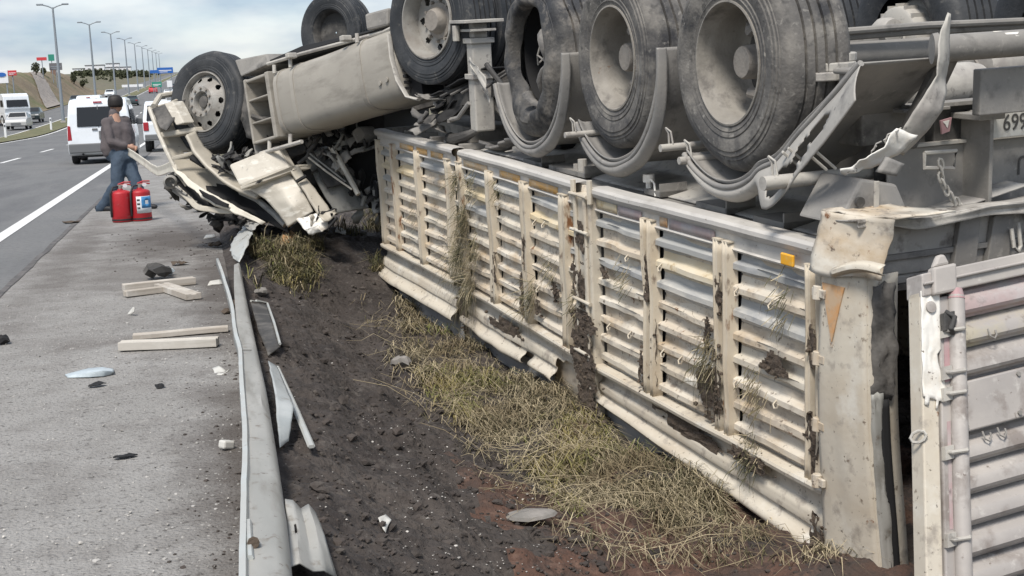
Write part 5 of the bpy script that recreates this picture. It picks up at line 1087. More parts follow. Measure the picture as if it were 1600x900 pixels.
hipA = mp(185, 248, -.08); knA = mp(183, 288, -.10); anA = mp(157, 327, -.02); hipB = mp(198, 248, .08); knB = mp(213, 286, -.05); anB = mp(224, 322, .02)
b = MM()
b.lathe([(.001, -.125), (.045, -.12), (.07, -.09), (.083, -.03), (.086, .02), (.08, .07), (.055, .105), (.001, .12)], 18, o=head, axis='z', fn=lambda p, q, r, h: V((p.x * 1.12, p.y * .95, p.z)))
capsule(b, neck, .058, head - V((0, 0, .05)), .055)
fdir = (mp(193, 163, .26) - head).normalized()
capsule(b, head + fdir * .095 + V((0, 0, -.005)), .014, head + fdir * .115 + V((0, 0, -.03)), .016, 8)      # nose
capsule(b, head + fdir * .075 + V((0, 0, -.085)), .028, head + fdir * .085 + V((0, 0, -.10)), .022, 8)      # chin
side = V((0, 0, 1)).cross(fdir).normalized()
for s in (-1, 1): capsule(b, head + side * .085 * s + V((0, 0, .01)), .016, head + side * .088 * s + V((0, 0, -.035)), .012, 8)
capsule(b, neck, .07, chest, .13); capsule(b, chest, .13, pelv, .12); capsule(b, shL, .06, shR, .06)
for a, e_, h_ in ((shL, elA, haA), (shR, elB, haB)):
    capsule(b, a, .055, e_, .042); capsule(b, e_, .042, h_, .030)
    d = (h_ - e_).normalized(); sd_ = d.cross(V((0, 0, 1))).normalized(); up = sd_.cross(d)
    capsule(b, h_, .032, h_ + d * .07, .036)
    for k in range(4):
        f0 = h_ + d * .08 + up * (.03 - .02 * k); f1 = f0 + d * (.045 - .006 * abs(k - 1)) + sd_ * .012; f2 = f1 + sd_ * .035 - d * .01
        capsule(b, f0, .0105, f1, .0095, 8); capsule(b, f1, .0095, f2, .0085, 8)
    capsule(b, h_ + d * .02 + up * .03, .013, h_ + d * .06 + up * .055 + sd_ * .02, .010, 8)
for h_, k_, a_ in ((hipA, knA, anA), (hipB, knB, anB)): capsule(b, h_, .085, k_, .06); capsule(b, k_, .06, a_, .04)
remesh(b.build('body', M['skin'], man), .011, 3)
b = MM(); b.lathe([(.088, -.055), (.095, -.02), (.096, .03), (.088, .075), (.062, .108), (.001, .122)], 20, o=head - fdir * .014, axis='z', fn=lambda p, q, r, h: V((p.x * 1.10, p.y * .97, p.z)) + V(noise.noise_vector(p * 30)) * .004 + (V((0, 0, .06)) * max(0, (V((p.x, p.y, 0)).normalized().dot(fdir) - .2)) if h < .05 else V()))
b.build('hair', M['hair'], man, solid=.01, smooth=60)
b = MM()
capsule(b, neck - V((0, 0, .06)), .075, chest, .145, 16); capsule(b, chest, .145, mp(183, 225), .145, 16); capsule(b, mp(183, 225), .145, mp(187, 238), .15, 16); capsule(b, shL, .078, shR, .078, 14)
capsule(b, mp(170, 200, -.03), .115, mp(171, 234, -.03), .13, 14); capsule(b, mp(193, 204, .04), .125, mp(197, 234, .03), .12, 14)
capsule(b, shL, .074, elA, .058); capsule(b, elA, .058, mp(196, 228, -.13), .05); capsule(b, shR, .072, elB, .056); capsule(b, elB, .056, mp(207, 228, .05), .05)
capsule(b, neck - V((0, 0, .05)), .08, neck + V((0, 0, .025)), .068)
j = remesh(b.build('jacket', M['jacket'], man), .016, 5)
tx = bpy.data.textures.new('cloth_folds', 'CLOUDS'); tx.noise_scale = .11
for_d = j.modifiers.new('folds', 'DISPLACE'); for_d.texture = tx; for_d.strength = .022; for_d.mid_level = .5; for_d.texture_coords = 'LOCAL'
b = MM(); capsule(b, mp(181, 240), .155, mp(197, 243), .145, 16)
for h_, k_, a_ in ((hipA, knA, anA), (hipB, knB, anB)):
    capsule(b, h_, .118, h_.lerp(k_, .5), .105); capsule(b, h_.lerp(k_, .5), .105, k_, .088); capsule(b, k_, .088, k_.lerp(a_, .6), .082); capsule(b, k_.lerp(a_, .6), .082, a_, .072)
j = remesh(b.build('jeans', M['jeans'], man), .015, 5)
fd = j.modifiers.new('folds', 'DISPLACE'); fd.texture = tx; fd.strength = .03; fd.mid_level = .5; fd.texture_coords = 'LOCAL'
for a_, toe in ((anA, mp(176, 337, -.06)), (anB, mp(242, 330, .0))):
    b = MM(); g = .012; heel = V((a_.x, a_.y, .0)) ; z0 = .035
    h0 = V((a_.x, a_.y, z0 + .012)); t0_ = V((toe.x, toe.y, z0))
    dd = (t0_ - h0).normalized()
    capsule(b, h0 - dd * .05, .042, h0 + dd * .10, .048); capsule(b, h0 + dd * .10, .046, h0 + dd * .19, .034); capsule(b, h0, .045, a_ - V((0, 0, .02)), .05)
    remesh(b.build('shoe', M['shoe'], man), .012, 3)
b = MM(); capsule(b, anA - V((0, 0, .01)), .052, anA - V((0, 0, .05)), .05); b.build('sock', M['sock'], man)

# ------------------------------------------------------------------ vehicles
def ywheel(parent, x, y, r, w=.2):
    e = empty('wheel', V((x, y, r)), parent)
    b = MB(); b.lathe([(r * .62, -w / 2), (r * .95, -w / 2), (r, -w * .35), (r, w * .35), (r * .95, w / 2), (r * .62, w / 2)], 24); b.build('tyre', M['tyre'], e)
    b = MB(); b.lathe([(r * .62, -w * .46), (r * .5, -w * .3), (.001, -w * .34)], 20); b.lathe([(r * .62, w * .46), (r * .5, w * .3), (.001, w * .34)], 20); b.build('rim', M['paintsilver'], e)
def shell(b, prof, hw, tuck, zb):
    """side profile (x, z) swept across the car's width, narrower above the belt line"""
    n = len(prof); f = lambda z: hw - tuck * max(0, z - zb)
    L_ = [V((x, f(z), z)) for x, z in prof]; R_ = [V((x, -f(z), z)) for x, z in prof]
    b.add(L_ + R_, [tuple(range(n - 1, -1, -1)), tuple(range(n, 2 * n))] + [(i, (i + 1) % n, n + (i + 1) % n, n + i) for i in range(n)])
def quad(b, pts, nrm, t=.006): b.prism([V(p) for p in pts], V(nrm) * t)
def road_car(name, kind, X, Y, away, paint, label, cat, group=None, rot=0):
    ang = rad(90) if away else rad(-90)
    t = thing(name, Matrix.Translation(V((X, Y, zroad(Y) + .01))) @ Matrix.Rotation(ang + rot, 4, 'Z'), label, cat, group)
    b = MB()
    if kind == 'van':
        prof = [(0, .32), (-.02, .62), (0, .98), (.05, 1.5), (.12, 1.82), (.3, 1.93), (1.2, 1.97), (2.55, 1.95), (2.95, 1.84), (3.55, 1.24), (4.2, 1.02), (4.33, .8), (4.35, .4), (4.2, .26), (.2, .26)]; hw = .89; zb = 1.05; tk = .12
        shell(b, prof, hw, tk, zb); b.build('body', M[paint], t, bevel=.06, seg=3)
        f = lambda z: hw - tk * max(0, z - zb)
        b = MB(); quad(b, [(.012, .60, 1.12), (.012, -.60, 1.12), (.075, -.57, 1.70), (.075, .57, 1.70)], (-1, 0, .1), .03); b.build('rear_window', M['glass'], t, bevel=.02)
        b = MB(); quad(b, [(.004, .02, .62), (.004, -.004, .62), (.06, -.004, 1.74), (.06, .02, 1.74)], (-1, 0, .1), .018); b.build('door_gap', M['bumper'], t)
        for s in (1, -1):
            b = MB(); quad(b, [(.03, s * .88, .72), (.03, s * .76, .72), (.03, s * .79, 1.16), (.03, s * .86, 1.16)][::s], (-1, 0, 0), .05); b.build('tail_lamp', M['redlamp'], t, bevel=.015)
            b = MB(); quad(b, [(.5, s * (f(1.15) + .002), 1.15), (1.7, s * (f(1.15) + .002), 1.15), (1.7, s * (f(1.72) + .002), 1.72), (.55, s * (f(1.72) + .002), 1.72)], (0, s, .1), .012); b.build('side_window', M['glass'], t)
            b = MB(); quad(b, [(1.85, s * (f(1.15) + .002), 1.12), (3.3, s * (f(1.15) + .002), 1.12), (2.85, s * (f(1.72) + .002), 1.72), (1.85, s * (f(1.72) + .002), 1.72)], (0, s, .1), .012); b.build('side_window', M['glass'], t)
            b = MB(); b.box((3.0, s * 1.0, 1.2), (.12, .2, .2)); b.build('wing_mirror', M['bumper'], t, bevel=.03)
        b = MB(); b.bx(-.07, .1, -.87, .87, .34, .62); b.build('bumper', M['bumper'], t, bevel=.03)
        b = MB(); b.bx(-.05, .0, -.42, .02, .72, .98); pl = b.build('plate_recess', M['bumper'], t, bevel=.01)
        b = MB(); b.bx(-.056, -.05, -.36, -.04, .76, .86); b.build('number_plate', M['plate'], pl)
        b = MB(); b.bx(-.03, .03, .05, .2, 1.0, 1.06); b.build('door_handle', M['bumper'], t, bevel=.01)
        b = MB(); b.bx(.08, .12, -.12, .12, 1.82, 1.86); b.build('brake_lamp', M['redlamp'], t)
        b = MB(); b.tube([(-.02, .5, .30), (.3, .5, .30)], .03, 8); b.bx(.2, 4.0, -.7, .7, .2, .3); b.build('underbody', M['tyre'], t)
        wr, wx = .33, (.85, 3.5)
    elif kind == 'sedan':
        prof = [(0, .3), (-.02, .6), (.05, .9), (.75, .98), (1.35, 1.40), (2.5, 1.44), (3.2, 1.0), (4.2, .82), (4.35, .6), (4.3, .28), (2, .2)]; hw = .87; zb = .92; tk = .38
        shell(b, prof, hw, tk, zb); b.build('body', M[paint], t, bevel=.05, seg=3)
        f = lambda z: hw - tk * max(0, z - zb)
        b = MB(); quad(b, [(3.14, .72, 1.03), (3.14, -.72, 1.03), (2.58, -.62, 1.38), (2.58, .62, 1.38)][::-1], (.55, 0, .8), .015); b.build('windscreen', M['glass'], t)
        b = MB(); quad(b, [(.82, .72, 1.0), (.82, -.72, 1.0), (1.3, -.62, 1.36), (1.3, .62, 1.36)], (-.6, 0, .8), .015); b.build('rear_window', M['glass'], t)
        for s in (1, -1):
            b = MB(); quad(b, [(1.0, s * (f(1.0) + .002), 1.0), (3.0, s * (f(1.0) + .002), 1.0), (2.5, s * (f(1.36) + .002), 1.36), (1.4, s * (f(1.36) + .002), 1.36)], (0, s, .2), .012); b.build('side_window', M['glass'], t)
            b = MB(); b.box((4.25, s * .62, .68), (.1, .3, .14)); b.build('headlamp', M['signwhite'], t, bevel=.02)
            b = MB(); b.box((.0, s * .66, .76), (.08, .26, .14)); b.build('tail_lamp', M['redlamp'], t, bevel=.02)
        b = MB(); b.bx(4.28, 4.36, -.4, .4, .4, .55); b.build('grille', M['bumper'], t)
        wr, wx = .31, (.8, 3.45)
    else:                                  # pickup / box van seen from behind
        prof = [(0, .4), (0, 1.0), (.1, 1.05), (.35, 1.7), (.6, 1.78), (2.6, 1.78), (3.2, 1.2), (4.4, 1.05), (4.5, .5), (4.3, .35)]; hw = .9; zb = 1.05; tk = .16
        shell(b, prof, hw, tk, zb); b.build('body', M[paint], t, bevel=.05, seg=3)
        b = MB(); quad(b, [(.10, .76, 1.10), (.10, -.76, 1.10), (.33, -.70, 1.62), (.33, .70, 1.62)], (-1, 0, .35), .02); b.build('rear_window', M['glass'], t)
        for s in (1, -1):
            b = MB(); b.bx(-.03, .03, s * .88, s * .70, .75, 1.05); b.build('tail_lamp', M['redlamp'], t, bevel=.02)
            b = MB(); quad(b, [(.6, s * .895, 1.12), (3.0, s * .895, 1.12), (2.6, s * .81, 1.66), (.7, s * .81, 1.66)], (0, s, .16), .012); b.build('side_window', M['glass'], t)
        b = MB(); b.bx(-.08, .05, -.85, .85, .42, .62); b.build('bumper', M['bumper'], t, bevel=.03)
        b = MB(); b.bx(-.035, .0, -.26, .26, .72, .85); b.build('number_plate', M['plate'], t)
        wr, wx = .36, (.8, 3.6)
    for x in wx:
        for s in (1, -1): ywheel(t, x, s * (hw - .12), wr)
    return t
road_car('parked_van', 'van', -2.70, 38.6, True, 'paintwhite', 'white panel van with dark rear window parked half on the road edge line', 'van').scale = (1, 1, .95)
road_car('parked_car', 'pickup', -.93, 47.0, True, 'paintwhite', 'white car with dark rear window between the van and the crushed cab', 'car')
t_ = road_car('moving_van', 'van', -7.9, 104, True, 'paintwhite', 'white van far ahead whose roof shows above the parked van', 'van', 'vehicles far along the carriageway'); t_.scale = (1.1, 1.1, 1.42)
road_car('moving_car', 'sedan', -14.9, 121, False, 'paintsilver', 'silver saloon car on the far carriageway in front of a dark car', 'car')
road_car('moving_car', 'sedan', -15.9, 140, False, 'paintdark', 'dark saloon car following the silver car on the far carriageway', 'car')
for k, (X, Y, aw, pt, lb) in enumerate(((-4.2, 170, True, 'paintsilver', 'silver car climbing the near carriageway far away'), (-8.6, 190, True, 'paintdark', 'dark car on the left lane of the far climbing road'), (-4.4, 240, True, 'paintwhite', 'white car high up on the climbing road'), (-8.4, 285, True, 'signred', 'red car far up the climbing road'), (-4.3, 330, True, 'paintdark', 'tiny dark car near the top of the near carriageway'), (-15.5, 260, False, 'paintwhite', 'white car coming down the far carriageway'), (-17.5, 210, False, 'paintdark', 'dark car coming down the outer lane beyond the median'))):
    road_car('distant_car', 'sedan', X, Y, aw, pt, lb, 'car', 'vehicles far along the carriageway')
# tipper lorry coming out beside the filling station
t = thing('tipper_lorry', Matrix.Translation(V((-16.9, 131, zroad(131) + .01))) @ Matrix.Rotation(rad(-64), 4, 'Z'), 'white cab tipper lorry with a dusty brown body at the far left', 'truck')
b = MB(); b.prism([(-.4, -1.2, 1.1), (1.3, -1.2, 1.1), (1.5, -1.2, 1.6), (1.25, -1.2, 2.75), (.9, -1.2, 3.0), (-.4, -1.2, 3.0)], (0, 2.4, 0)); b.bx(-.4, 1.5, -1.2, 1.2, .55, 1.15); b.build('cab', M['paintwhite'], t, bevel=.06)
b = MB(); b.prism([(1.505, -1.0, 1.75), (1.505, 1.0, 1.75), (1.35, .95, 2.4), (1.35, -.95, 2.4)], (.03, 0, 0)); b.prism([(.4, -1.21, 1.8), (1.15, -1.21, 1.8), (1.05, -1.21, 2.4), (.4, -1.21, 2.4)], (0, -.02, 0)); b.build('windscreen', M['glass'], t)
b = MB(); b.bx(1.48, 1.56, -1.1, 1.1, .55, 1.0); b.build('bumper', M['bumper'], t, bevel=.03)
b = MB(); b.prism([(-6.5, -1.25, 1.3), (-.6, -1.25, 1.3), (-.6, -1.25, 2.9), (-6.3, -1.25, 2.9)], (0, 2.5, 0)); b.build('tipper_body', M['chassis'], t, bevel=.05)
b = MB(); b.bx(-6.3, -.6, -1.27, 1.27, 1.35, 2.0); b.build('body_stripe', M['paintbrown'], t)
b = MB(); b.bx(-6.4, -.4, -1.1, 1.1, .75, 1.25); b.build('chassis', M['tyre'], t)
for x in (.5, -3.6, -4.9):
    for s in (1, -1): ywheel(t, x, s * 1.05, .52, .35)

# ------------------------------------------------------------------ lamp posts, signs and buildings along the road
def lamp_post():
    t = thing('lamp_post', V((0, 0, 0)), 'tall double-armed grey lamp post on the median', 'lamp post', 'lamp posts along the median')
    b = MB(); b.tube([(0, 0, 0), (0, 0, 6), (0, 0, 10.9)], [.17, .13, .09], 10); b.build('pole', M['lamp'], t)
    for s in (1, -1):
        b = MB(); b.tube([(0, 0, 10.8), (s * .4, 0, 11.0), (s * .9, 0, 11.15)], .06, 7); b.build('arm', M['lamp'], t)
        b = MB(); b.box((s * 1.15, 0, 11.18), (.62, .3, .16)); b.build('lantern', M['lamp'], t, bevel=.05)
    b = MB(); b.box((0, 0, .1), (.5, .5, .2)); b.build('base', M['concrete'], t, bevel=.03)
    return t
lp = lamp_post()
names = ['tallest and nearest lamp post, above the parked van', 'second nearest lamp post, right of the tallest one', 'third lamp post along the median from the nearest', 'fourth lamp post along the median from the nearest', 'fifth lamp post along the median from the nearest', 'sixth lamp post along the median from the nearest', 'seventh lamp post along the median, left of the blue sign', 'eighth lamp post along the median, beside the blue sign', 'ninth lamp post along the median, far away', 'farthest lamp post of the row, small on the skyline']
for i, nm in enumerate(names):
    o = lp if i == 0 else copy_tree(lp); Y = 131 + 45 * i; o.location = (-12.4, Y, zroad(Y) + .05); o['label'] = nm
def at_depth(px, py, dep): return P(px, py, dep)
def signboard(name, px, py, dep, wpx, hpx, m, label, cat, legs=2, m2=None, yaw=0):
    c = P(px, py, dep); k = dep / F_PX; w, h = wpx * k, hpx * k; zb = zg(c.x, c.y) + (.05 if c.x > -19.5 else 0)
    t = thing(name, Matrix.Translation(V((c.x, c.y, zb))) @ Matrix.Rotation(yaw, 4, 'Z'), label, cat)
    b = MB(); b.box((0, 0, c.z - zb), (w, .12, h)); b.build('panel', M[m], t, bevel=.02)
    if m2: 
        b = MB(); b.box((0, -.07, c.z - zb), (w * .8, .02, h * .12)); b.box((-w * .1, -.07, c.z - zb - h * .25), (w * .5, .02, h * .1)); b.build('lettering_bar', M[m2], t)
    for i in range(legs):
        x = 0 if legs == 1 else (-.35 + .7 * i) * w
        b = MB(); b.tube([(x, .1, 0), (x, .1, c.z - zb)], .03 * max(w, h) * .5 + .05, 8); b.build('pole', M['lamp'], t)
    return t
signboard('direction_sign', 258, 110, 250, 24, 9, 'signblue', 'blue direction sign over the far road beside the front wheel', 'road sign', 2, 'signwhite')
signboard('direction_sign', 241, 112, 262, 13, 5, 'signblue', 'small blue sign just left of the larger blue direction sign', 'road sign', 1)
signboard('direction_sign', 245, 132, 215, 15, 8, 'signgreen', 'green sign below the blue direction signs', 'road sign', 2, 'signwhite')
signboard('notice_board', 265, 131, 190, 8, 10, 'signwhite', 'white notice board right of the green sign', 'road sign', 1)
signboard('roadside_banner', 207, 134, 330, 32, 4, 'signwhite', 'long low white banner beside the climbing road', 'banner', 2)
signboard('billboard', 87, 104, 226, 19, 11, 'signdark', 'dark grey billboard on the hilltop above the stone chute', 'billboard', 1, 'lamp')
signboard('mast_sign', 80, 90, 228, 9, 10, 'signgreen', 'green board on top of the hilltop mast', 'sign', 1)
signboard('mast_sign', 65, 92, 224, 15, 5, 'signred', 'pale red sign left of the hilltop mast', 'sign', 1)
t = signboard('station_pylon', 2, 120, 126, 20, 20, 'signwhite', 'white filling station pylon with a dark oval mark at the left edge', 'sign', 2)
c = P(2, 120, 126); 
b = MB(); b.lathe([(.001, 0), (.42, 0), (.42, .03), (.001, .03)], 24, o=(.05, -.09, c.z - zg(c.x, c.y) - (.05 if c.x > -19.5 else 0) + .2), fn=lambda p, q, r, h: V((p.x, -p.y, p.z * .5))); b.build('oval_mark', M['signblue'], t)
b = MB(); b.box((0, .0, 1.8), (1.5, .3, 2.0)); b.build('price_board', M['signwhite'], t, bevel=.03)
b = MB(); b.box((-.2, -.17, 1.7), (.8, .04, .9)); b.build('price_panel', M['bumper'], t)
signboard('station_sign', 19, 114, 132, 13, 8, 'signred', 'red sign beside the white filling station pylon', 'sign', 1, 'signwhite')
for i, (px, py) in enumerate(((21, 203), (103, 196))):
    Y = 96 if i == 0 else 112; X = (-13.0, -11.6)[i]
    t = thing('marker_post', V((X, Y, zroad(Y) + .06)), ('white marker post at the far left of the grass median', 'white marker post on the median beside the parked van')[i], 'marker post', 'marker posts on the median')
    b = MB(); b.box((0, 0, .5), (.16, .1, 1.0)); b.build('post', M['signwhite'], t, bevel=.03)
    b = MB(); b.box((0, -.055, .82), (.1, .01, .16)); b.build('reflector', M['bumper'], t)
t = thing('brick_tower', V((-26.6, 271, hz(-26.6, 271))), 'small reddish tower under the billboard on the hilltop', 'building')
b = MB(); b.box((0, 0, .8), (1.1, 1.1, 1.6)); b.build('wall', M['paintbrown'], t); b = MB(); b.box((0, 0, 1.7), (1.3, 1.3, .2)); b.build('roof', M['signdark'], t)
labels = ['white block of flats', 'low pale hall', 'white twin block', 'pale office block', 'long white shed']
for i, (x, w, h) in enumerate(((150, 14, 7), (164, 22, 5), (178, 10, 8), (188, 18, 5), (131, 16, 5))):
    Y = 1050 + 20 * i; d = ray(x, 120); X = d.x / d.y * Y
    t = thing('distant_building', V((X, Y, zg(X, Y) - .5)), labels[i] + ' tiny on the skyline behind the lamp posts', 'building', 'buildings on the skyline')
    b = MB(); b.box((0, 0, h / 2), (w, 10, h)); b.build('wall', M['signwhite'], t); b = MB(); b.box((0, 0, h + .3), (w + .6, 10.6, .6)); b.build('roof', M['signdark'], t)
    for k in range(3):
        b = MB(); b.box(((k - 1) * w * .3, -5.05, h * .55), (w * .14, .15, h * .35)); b.build('window', M['bumper'], t)

# ------------------------------------------------------------------ trees and far woods
def leafmass(b, c, r, n, s):
    for _ in range(n):
        while True:
            q = V((random.uniform(-1, 1), random.uniform(-1, 1), random.uniform(-1, 1)))
            if .25 < q.length < 1: break
        p = V(c) + V((q.x * r[0], q.y * r[1], q.z * r[2])) * (1 + .3 * noise.noise(q * 2.5 + V(c)))
        a = V((random.gauss(0, 1), random.gauss(0, 1), random.gauss(0, 1))).normalized(); u = a.orthogonal().normalized() * s; w = a.cross(u) * .7
        b.add([p - u, p + w, p + u, p - w], [(0, 1, 2, 3)])
for i, (px, dep, h, lb) in enumerate(((57, 222, 2.2, 'single small dark tree on the hill left of the stone chute'), (69, 232, 1.4, 'low dark bush at the top of the stone chute'), (115, 262, 2.0, 'dark bush on the hill slope right of the nearest lamp post'), (128, 270, 1.6, 'small bush at the right foot of the hill'))):
    c = P(px, 122, dep); z = zg(c.x, c.y)
    t = thing('tree' if i == 0 else 'bush', V((c.x, c.y, z)), lb, 'tree' if i == 0 else 'bush')
    b = MB(); b.tube([(0, 0, 0), (.05, 0, h * .4), (0, .05, h * .75)], [.12, .08, .03], 7); b.build('trunk', M['bark'], t)
    b = MB(); leafmass(b, (0, 0, h * .62), (h * .33, h * .33, h * .42), 500, .13); b.build('crown', M['leaf'], t, smooth=0)
b = MB()
for k in range(170):
    px = random.uniform(118, 320); d = ray(px, 122); Y = random.uniform(760, 1100); X = d.x / d.y * Y
    if -26 < X < 3: continue
    h = random.uniform(1.5, 4); leafmass(b, (X, Y, zg(X, Y) + h * .45), (h * .9, h * .9, h * .55), 60, .9)
for k in range(200):
    Y = random.uniform(380, 800); X = random.choice((random.uniform(4, 60), random.uniform(-90, -34))); h = random.uniform(.4, 1.3)
    leafmass(b, (X, Y, zg(X, Y) + h * .4), (h, h, h * .6), 30, .4)
tag(b.build('distant_woods', M['leaf'], smooth=0), kind='stuff')

# ------------------------------------------------------------------ grass, straw, clods and mud
def inpoly(x, y, poly):
    c = False; j = len(poly) - 1
    for i in range(len(poly)):
        if (poly[i][1] > y) != (poly[j][1] > y) and x < (poly[j][0] - poly[i][0]) * (y - poly[i][1]) / (poly[j][1] - poly[i][1]) + poly[i][0]: c = not c
        j = i
    return c
def sample(poly):
    x0, x1 = min(p[0] for p in poly), max(p[0] for p in poly); y0, y1 = min(p[1] for p in poly), max(p[1] for p in poly)
    while True:
        x, y = random.uniform(x0, x1), random.uniform(y0, y1)
        if inpoly(x, y, poly): return x, y
def blade(b, p, h, w, lean, az, droop=.6):
    d = V((math.cos(az), math.sin(az), 0)); s = V((-d.y, d.x, 0)) * w
    p1 = p + V((0, 0, h * .55)) + d * lean * h * .35; p2 = p + V((0, 0, h * (1 - droop * lean))) + d * lean * h
    b.add([p - s, p + s, p1 + s * .8, p1 - s * .8, p2], [(0, 1, 2, 3), (3, 2, 4)])
LOOSE = [(560, 470), (740, 500), (965, 655), (1325, 880), (1150, 890), (960, 890), (800, 800), (660, 660), (590, 560)]
STRAW = [(612, 462), (740, 500), (870, 565), (965, 655), (1100, 745), (1325, 868), (1250, 870), (1120, 830), (1000, 830), (910, 820), (850, 760), (770, 700), (700, 650), (635, 575)]
WEED = [(375, 365), (450, 385), (520, 372), (545, 345), (600, 325), (610, 450), (580, 425), (520, 405), (480, 450), (410, 455)]
tt = TINV
def clear_of_wall(p):
    q = tt @ p; return q.y > (.20 if -.6 < q.x < 1.3 else .12) or q.x > 6.3
b1 = MB(); b2 = MB(); b3 = MB()
for k in range(23000):
    x, y = sample(STRAW); p = gh(x, y) if k % 4 == 0 else None
    if p is None: p = base + V((random.gauss(0, .03), random.gauss(0, .05), 0)); p.z = soilz(p.x, p.y)
    else:
        base = p
        dens = noise.noise(V((p.x * 2.5, p.y * 2.0, 2))) + .25
        if dens < -.05: base = p; 
    if not clear_of_wall(p): continue
    if noise.noise(V((p.x * 2.6, p.y * 2.1, 2))) + .6 * noise.noise(V((p.x * 7, p.y * 6, 5))) < .03 - .30 * sm(4.8, 7.5, p.y): continue
    sc = .6 + .35 * (p.y - 4) / 8
    g = noise.noise(V((p.x * 1.6, p.y * 1.1, 9)))
    blade(b2 if g > .10 and random.random() < .55 else b3 if random.random() < .30 - .3 * g else b1, p - V((0, 0, .01)), random.choice((random.uniform(.03, .11), random.uniform(.06, .22))) * sc, random.uniform(.0010, .0022) * (1 + .08 * p.y), random.uniform(.6, 1.9), random.gauss(-1.0, 1.3), .60)
for k in range(3200):                      # stray blades over the soil
    x, y = sample(LOOSE); p = gh(x, y)
    if clear_of_wall(p) and noise.noise(V((p.x * 3, p.y * 2.4, 12))) > -.1: blade(random.choice((b1, b1, b3)), p - V((0, 0, .004)), random.uniform(.03, .13), random.uniform(.001, .0022) * (1 + .06 * p.y), random.uniform(.9, 2.2), random.uniform(0, 6.28), .62)
for k in range(480):                       # long loose stalks lying over one another
    x, y = sample(STRAW if k % 3 else LOOSE); p = gh(x, y)
    if not clear_of_wall(p): continue
    az = random.gauss(-.9, 1.0); L_ = random.uniform(.15, .75); d = V((math.cos(az), math.sin(az), 0)); pts = []
    for i in range(5):
        u = i / 4; q = p + d * (L_ * (u - .5)) + V((noise.noise(V((k, u * 2, 0))) * .05, noise.noise(V((k, u * 2, 5))) * .05, 0)); q.z = max(soilz(q.x, q.y), p.z - .05) + .02 + .09 * math.sin(u * 3.1) * random.random(); pts.append(q)
    if all(clear_of_wall(q) for q in pts): b1.tube(pts, [.0014, .0018, .0016, .0012, .0006], 4, caps=False)
for k in range(9000):
    x, y = sample(WEED)
    if k % 4 == 0: base = gh(x, y); p = base
    else: p = base + V((random.gauss(0, .05), random.gauss(0, .07), 0)); p.z = soilz(p.x, p.y)
    n0 = noise.noise(V((p.x * 1.8, p.y * 1.2, 4)))
    if n0 < .06 or not clear_of_wall(p): continue
    tgt = b2 if (x < 530 and y > 405 and random.random() < .40) else b1 if random.random() < .16 else b3
    hgt = random.uniform(.05, .19) * (1.5 if (x > 520 and y < 380) else 1)
    blade(tgt, p - V((0, 0, .01)), hgt, random.uniform(.003, .006), random.uniform(.3, 1.4), random.uniform(0, 6.28), .55)
# tufts dragged up and caught on the trailer wall
TT = TINV.inverted()
for (x, z, n, L_, up) in ((3.83, -1.25, 160, .34, 0), (3.92, -1.55, 170, .40, 0), (3.7, -1.75, 150, .45, 0), (3.55, -.98, 60, .16, 0), (3.95, -.98, 70, .2, 0), (3.6, -1.45, 90, .3, 0), (2.4, -1.6, 70, .3, 0), (2.0, -1.36, 40, .14, 0), (1.55, -1.5, 50, .2, 0), (-.05, -1.42, 80, .26, 0), (-.48, -1.52, 50, .12, 0), (-.42, -1.86, 90, .16, 0), (-.70, -1.02, 40, .12, 0), (.9, -1.2, 30, .08, 0), (3.0, -.95, 30, .08, 0), (5.1, -1.4, 20, .1, 0)):
    for k in range(n):
        q = V((x + random.gauss(0, .045), wall_y(x, z) + .045 + abs(random.gauss(0, .02)), z + random.gauss(0, .06))); a = V((random.gauss(0, .5), random.uniform(0, .35), random.gauss(-.6, .6))).normalized() * random.uniform(.3, 1) * L_
        w_ = V((.0016, 0, .0012)); m_ = q + a * .5 + V((0, .03, -.02)); e_ = q + a + V((0, 0, -.3 * L_))
        pts = [TT @ v for v in (q - w_, q + w_, m_ + w_, m_ - w_, e_)]; (b1 if random.random() < .35 else b3).add(pts, [(0, 1, 2, 3), (3, 2, 4)])
tag(b1.build('dry_straw', M['straw'], smooth=0), kind='stuff'); tag(b2.build('green_grass', M['grassg'], smooth=0), kind='stuff'); tag(b3.build('dark_weeds', M['grassd'], smooth=0), kind='stuff')
ICO = [(0, 0, 1), (.894, 0, .447), (.276, .851, .447), (-.724, .526, .447), (-.724, -.526, .447), (.276, -.851, .447), (.724, .526, -.447), (-.276, .851, -.447), (-.894, 0, -.447), (-.276, -.851, -.447), (.724, -.526, -.447), (0, 0, -1)]
ICF = [(0, 1, 2), (0, 2, 3), (0, 3, 4), (0, 4, 5), (0, 5, 1), (1, 6, 2), (2, 7, 3), (3, 8, 4), (4, 9, 5), (5, 10, 1), (6, 7, 2), (7, 8, 3), (8, 9, 4), (9, 10, 5), (10, 6, 1), (11, 7, 6), (11, 8, 7), (11, 9, 8), (11, 10, 9), (11, 6, 10)]
def lump(b, p, s, fl=.7, A=None):
    j = V((random.random() * 50, 0, 0)); vs = []
    for v in ICO:
        v = V(v); k = s * (1 + .5 * noise.noise(v * 1.3 + j)); q = V((v.x * k, v.y * k, v.z * k * fl)); vs.append(V(p) + q)
    b.add(vs, ICF)
SOIL = [(385, 430), (560, 400), (600, 470), (660, 600), (760, 700), (880, 800), (960, 900), (455, 900), (440, 700), (405, 560)]
b = MB(); c2 = MB()
for k in range(3400):
    x, y = sample(SOIL); p = gh(x, y); s = abs(random.gauss(0, 1)) ** 2.2 * .0026 * (.6 + .12 * p.y) + .0012
    lump(b, p, min(s, .035), random.uniform(.4, .8))
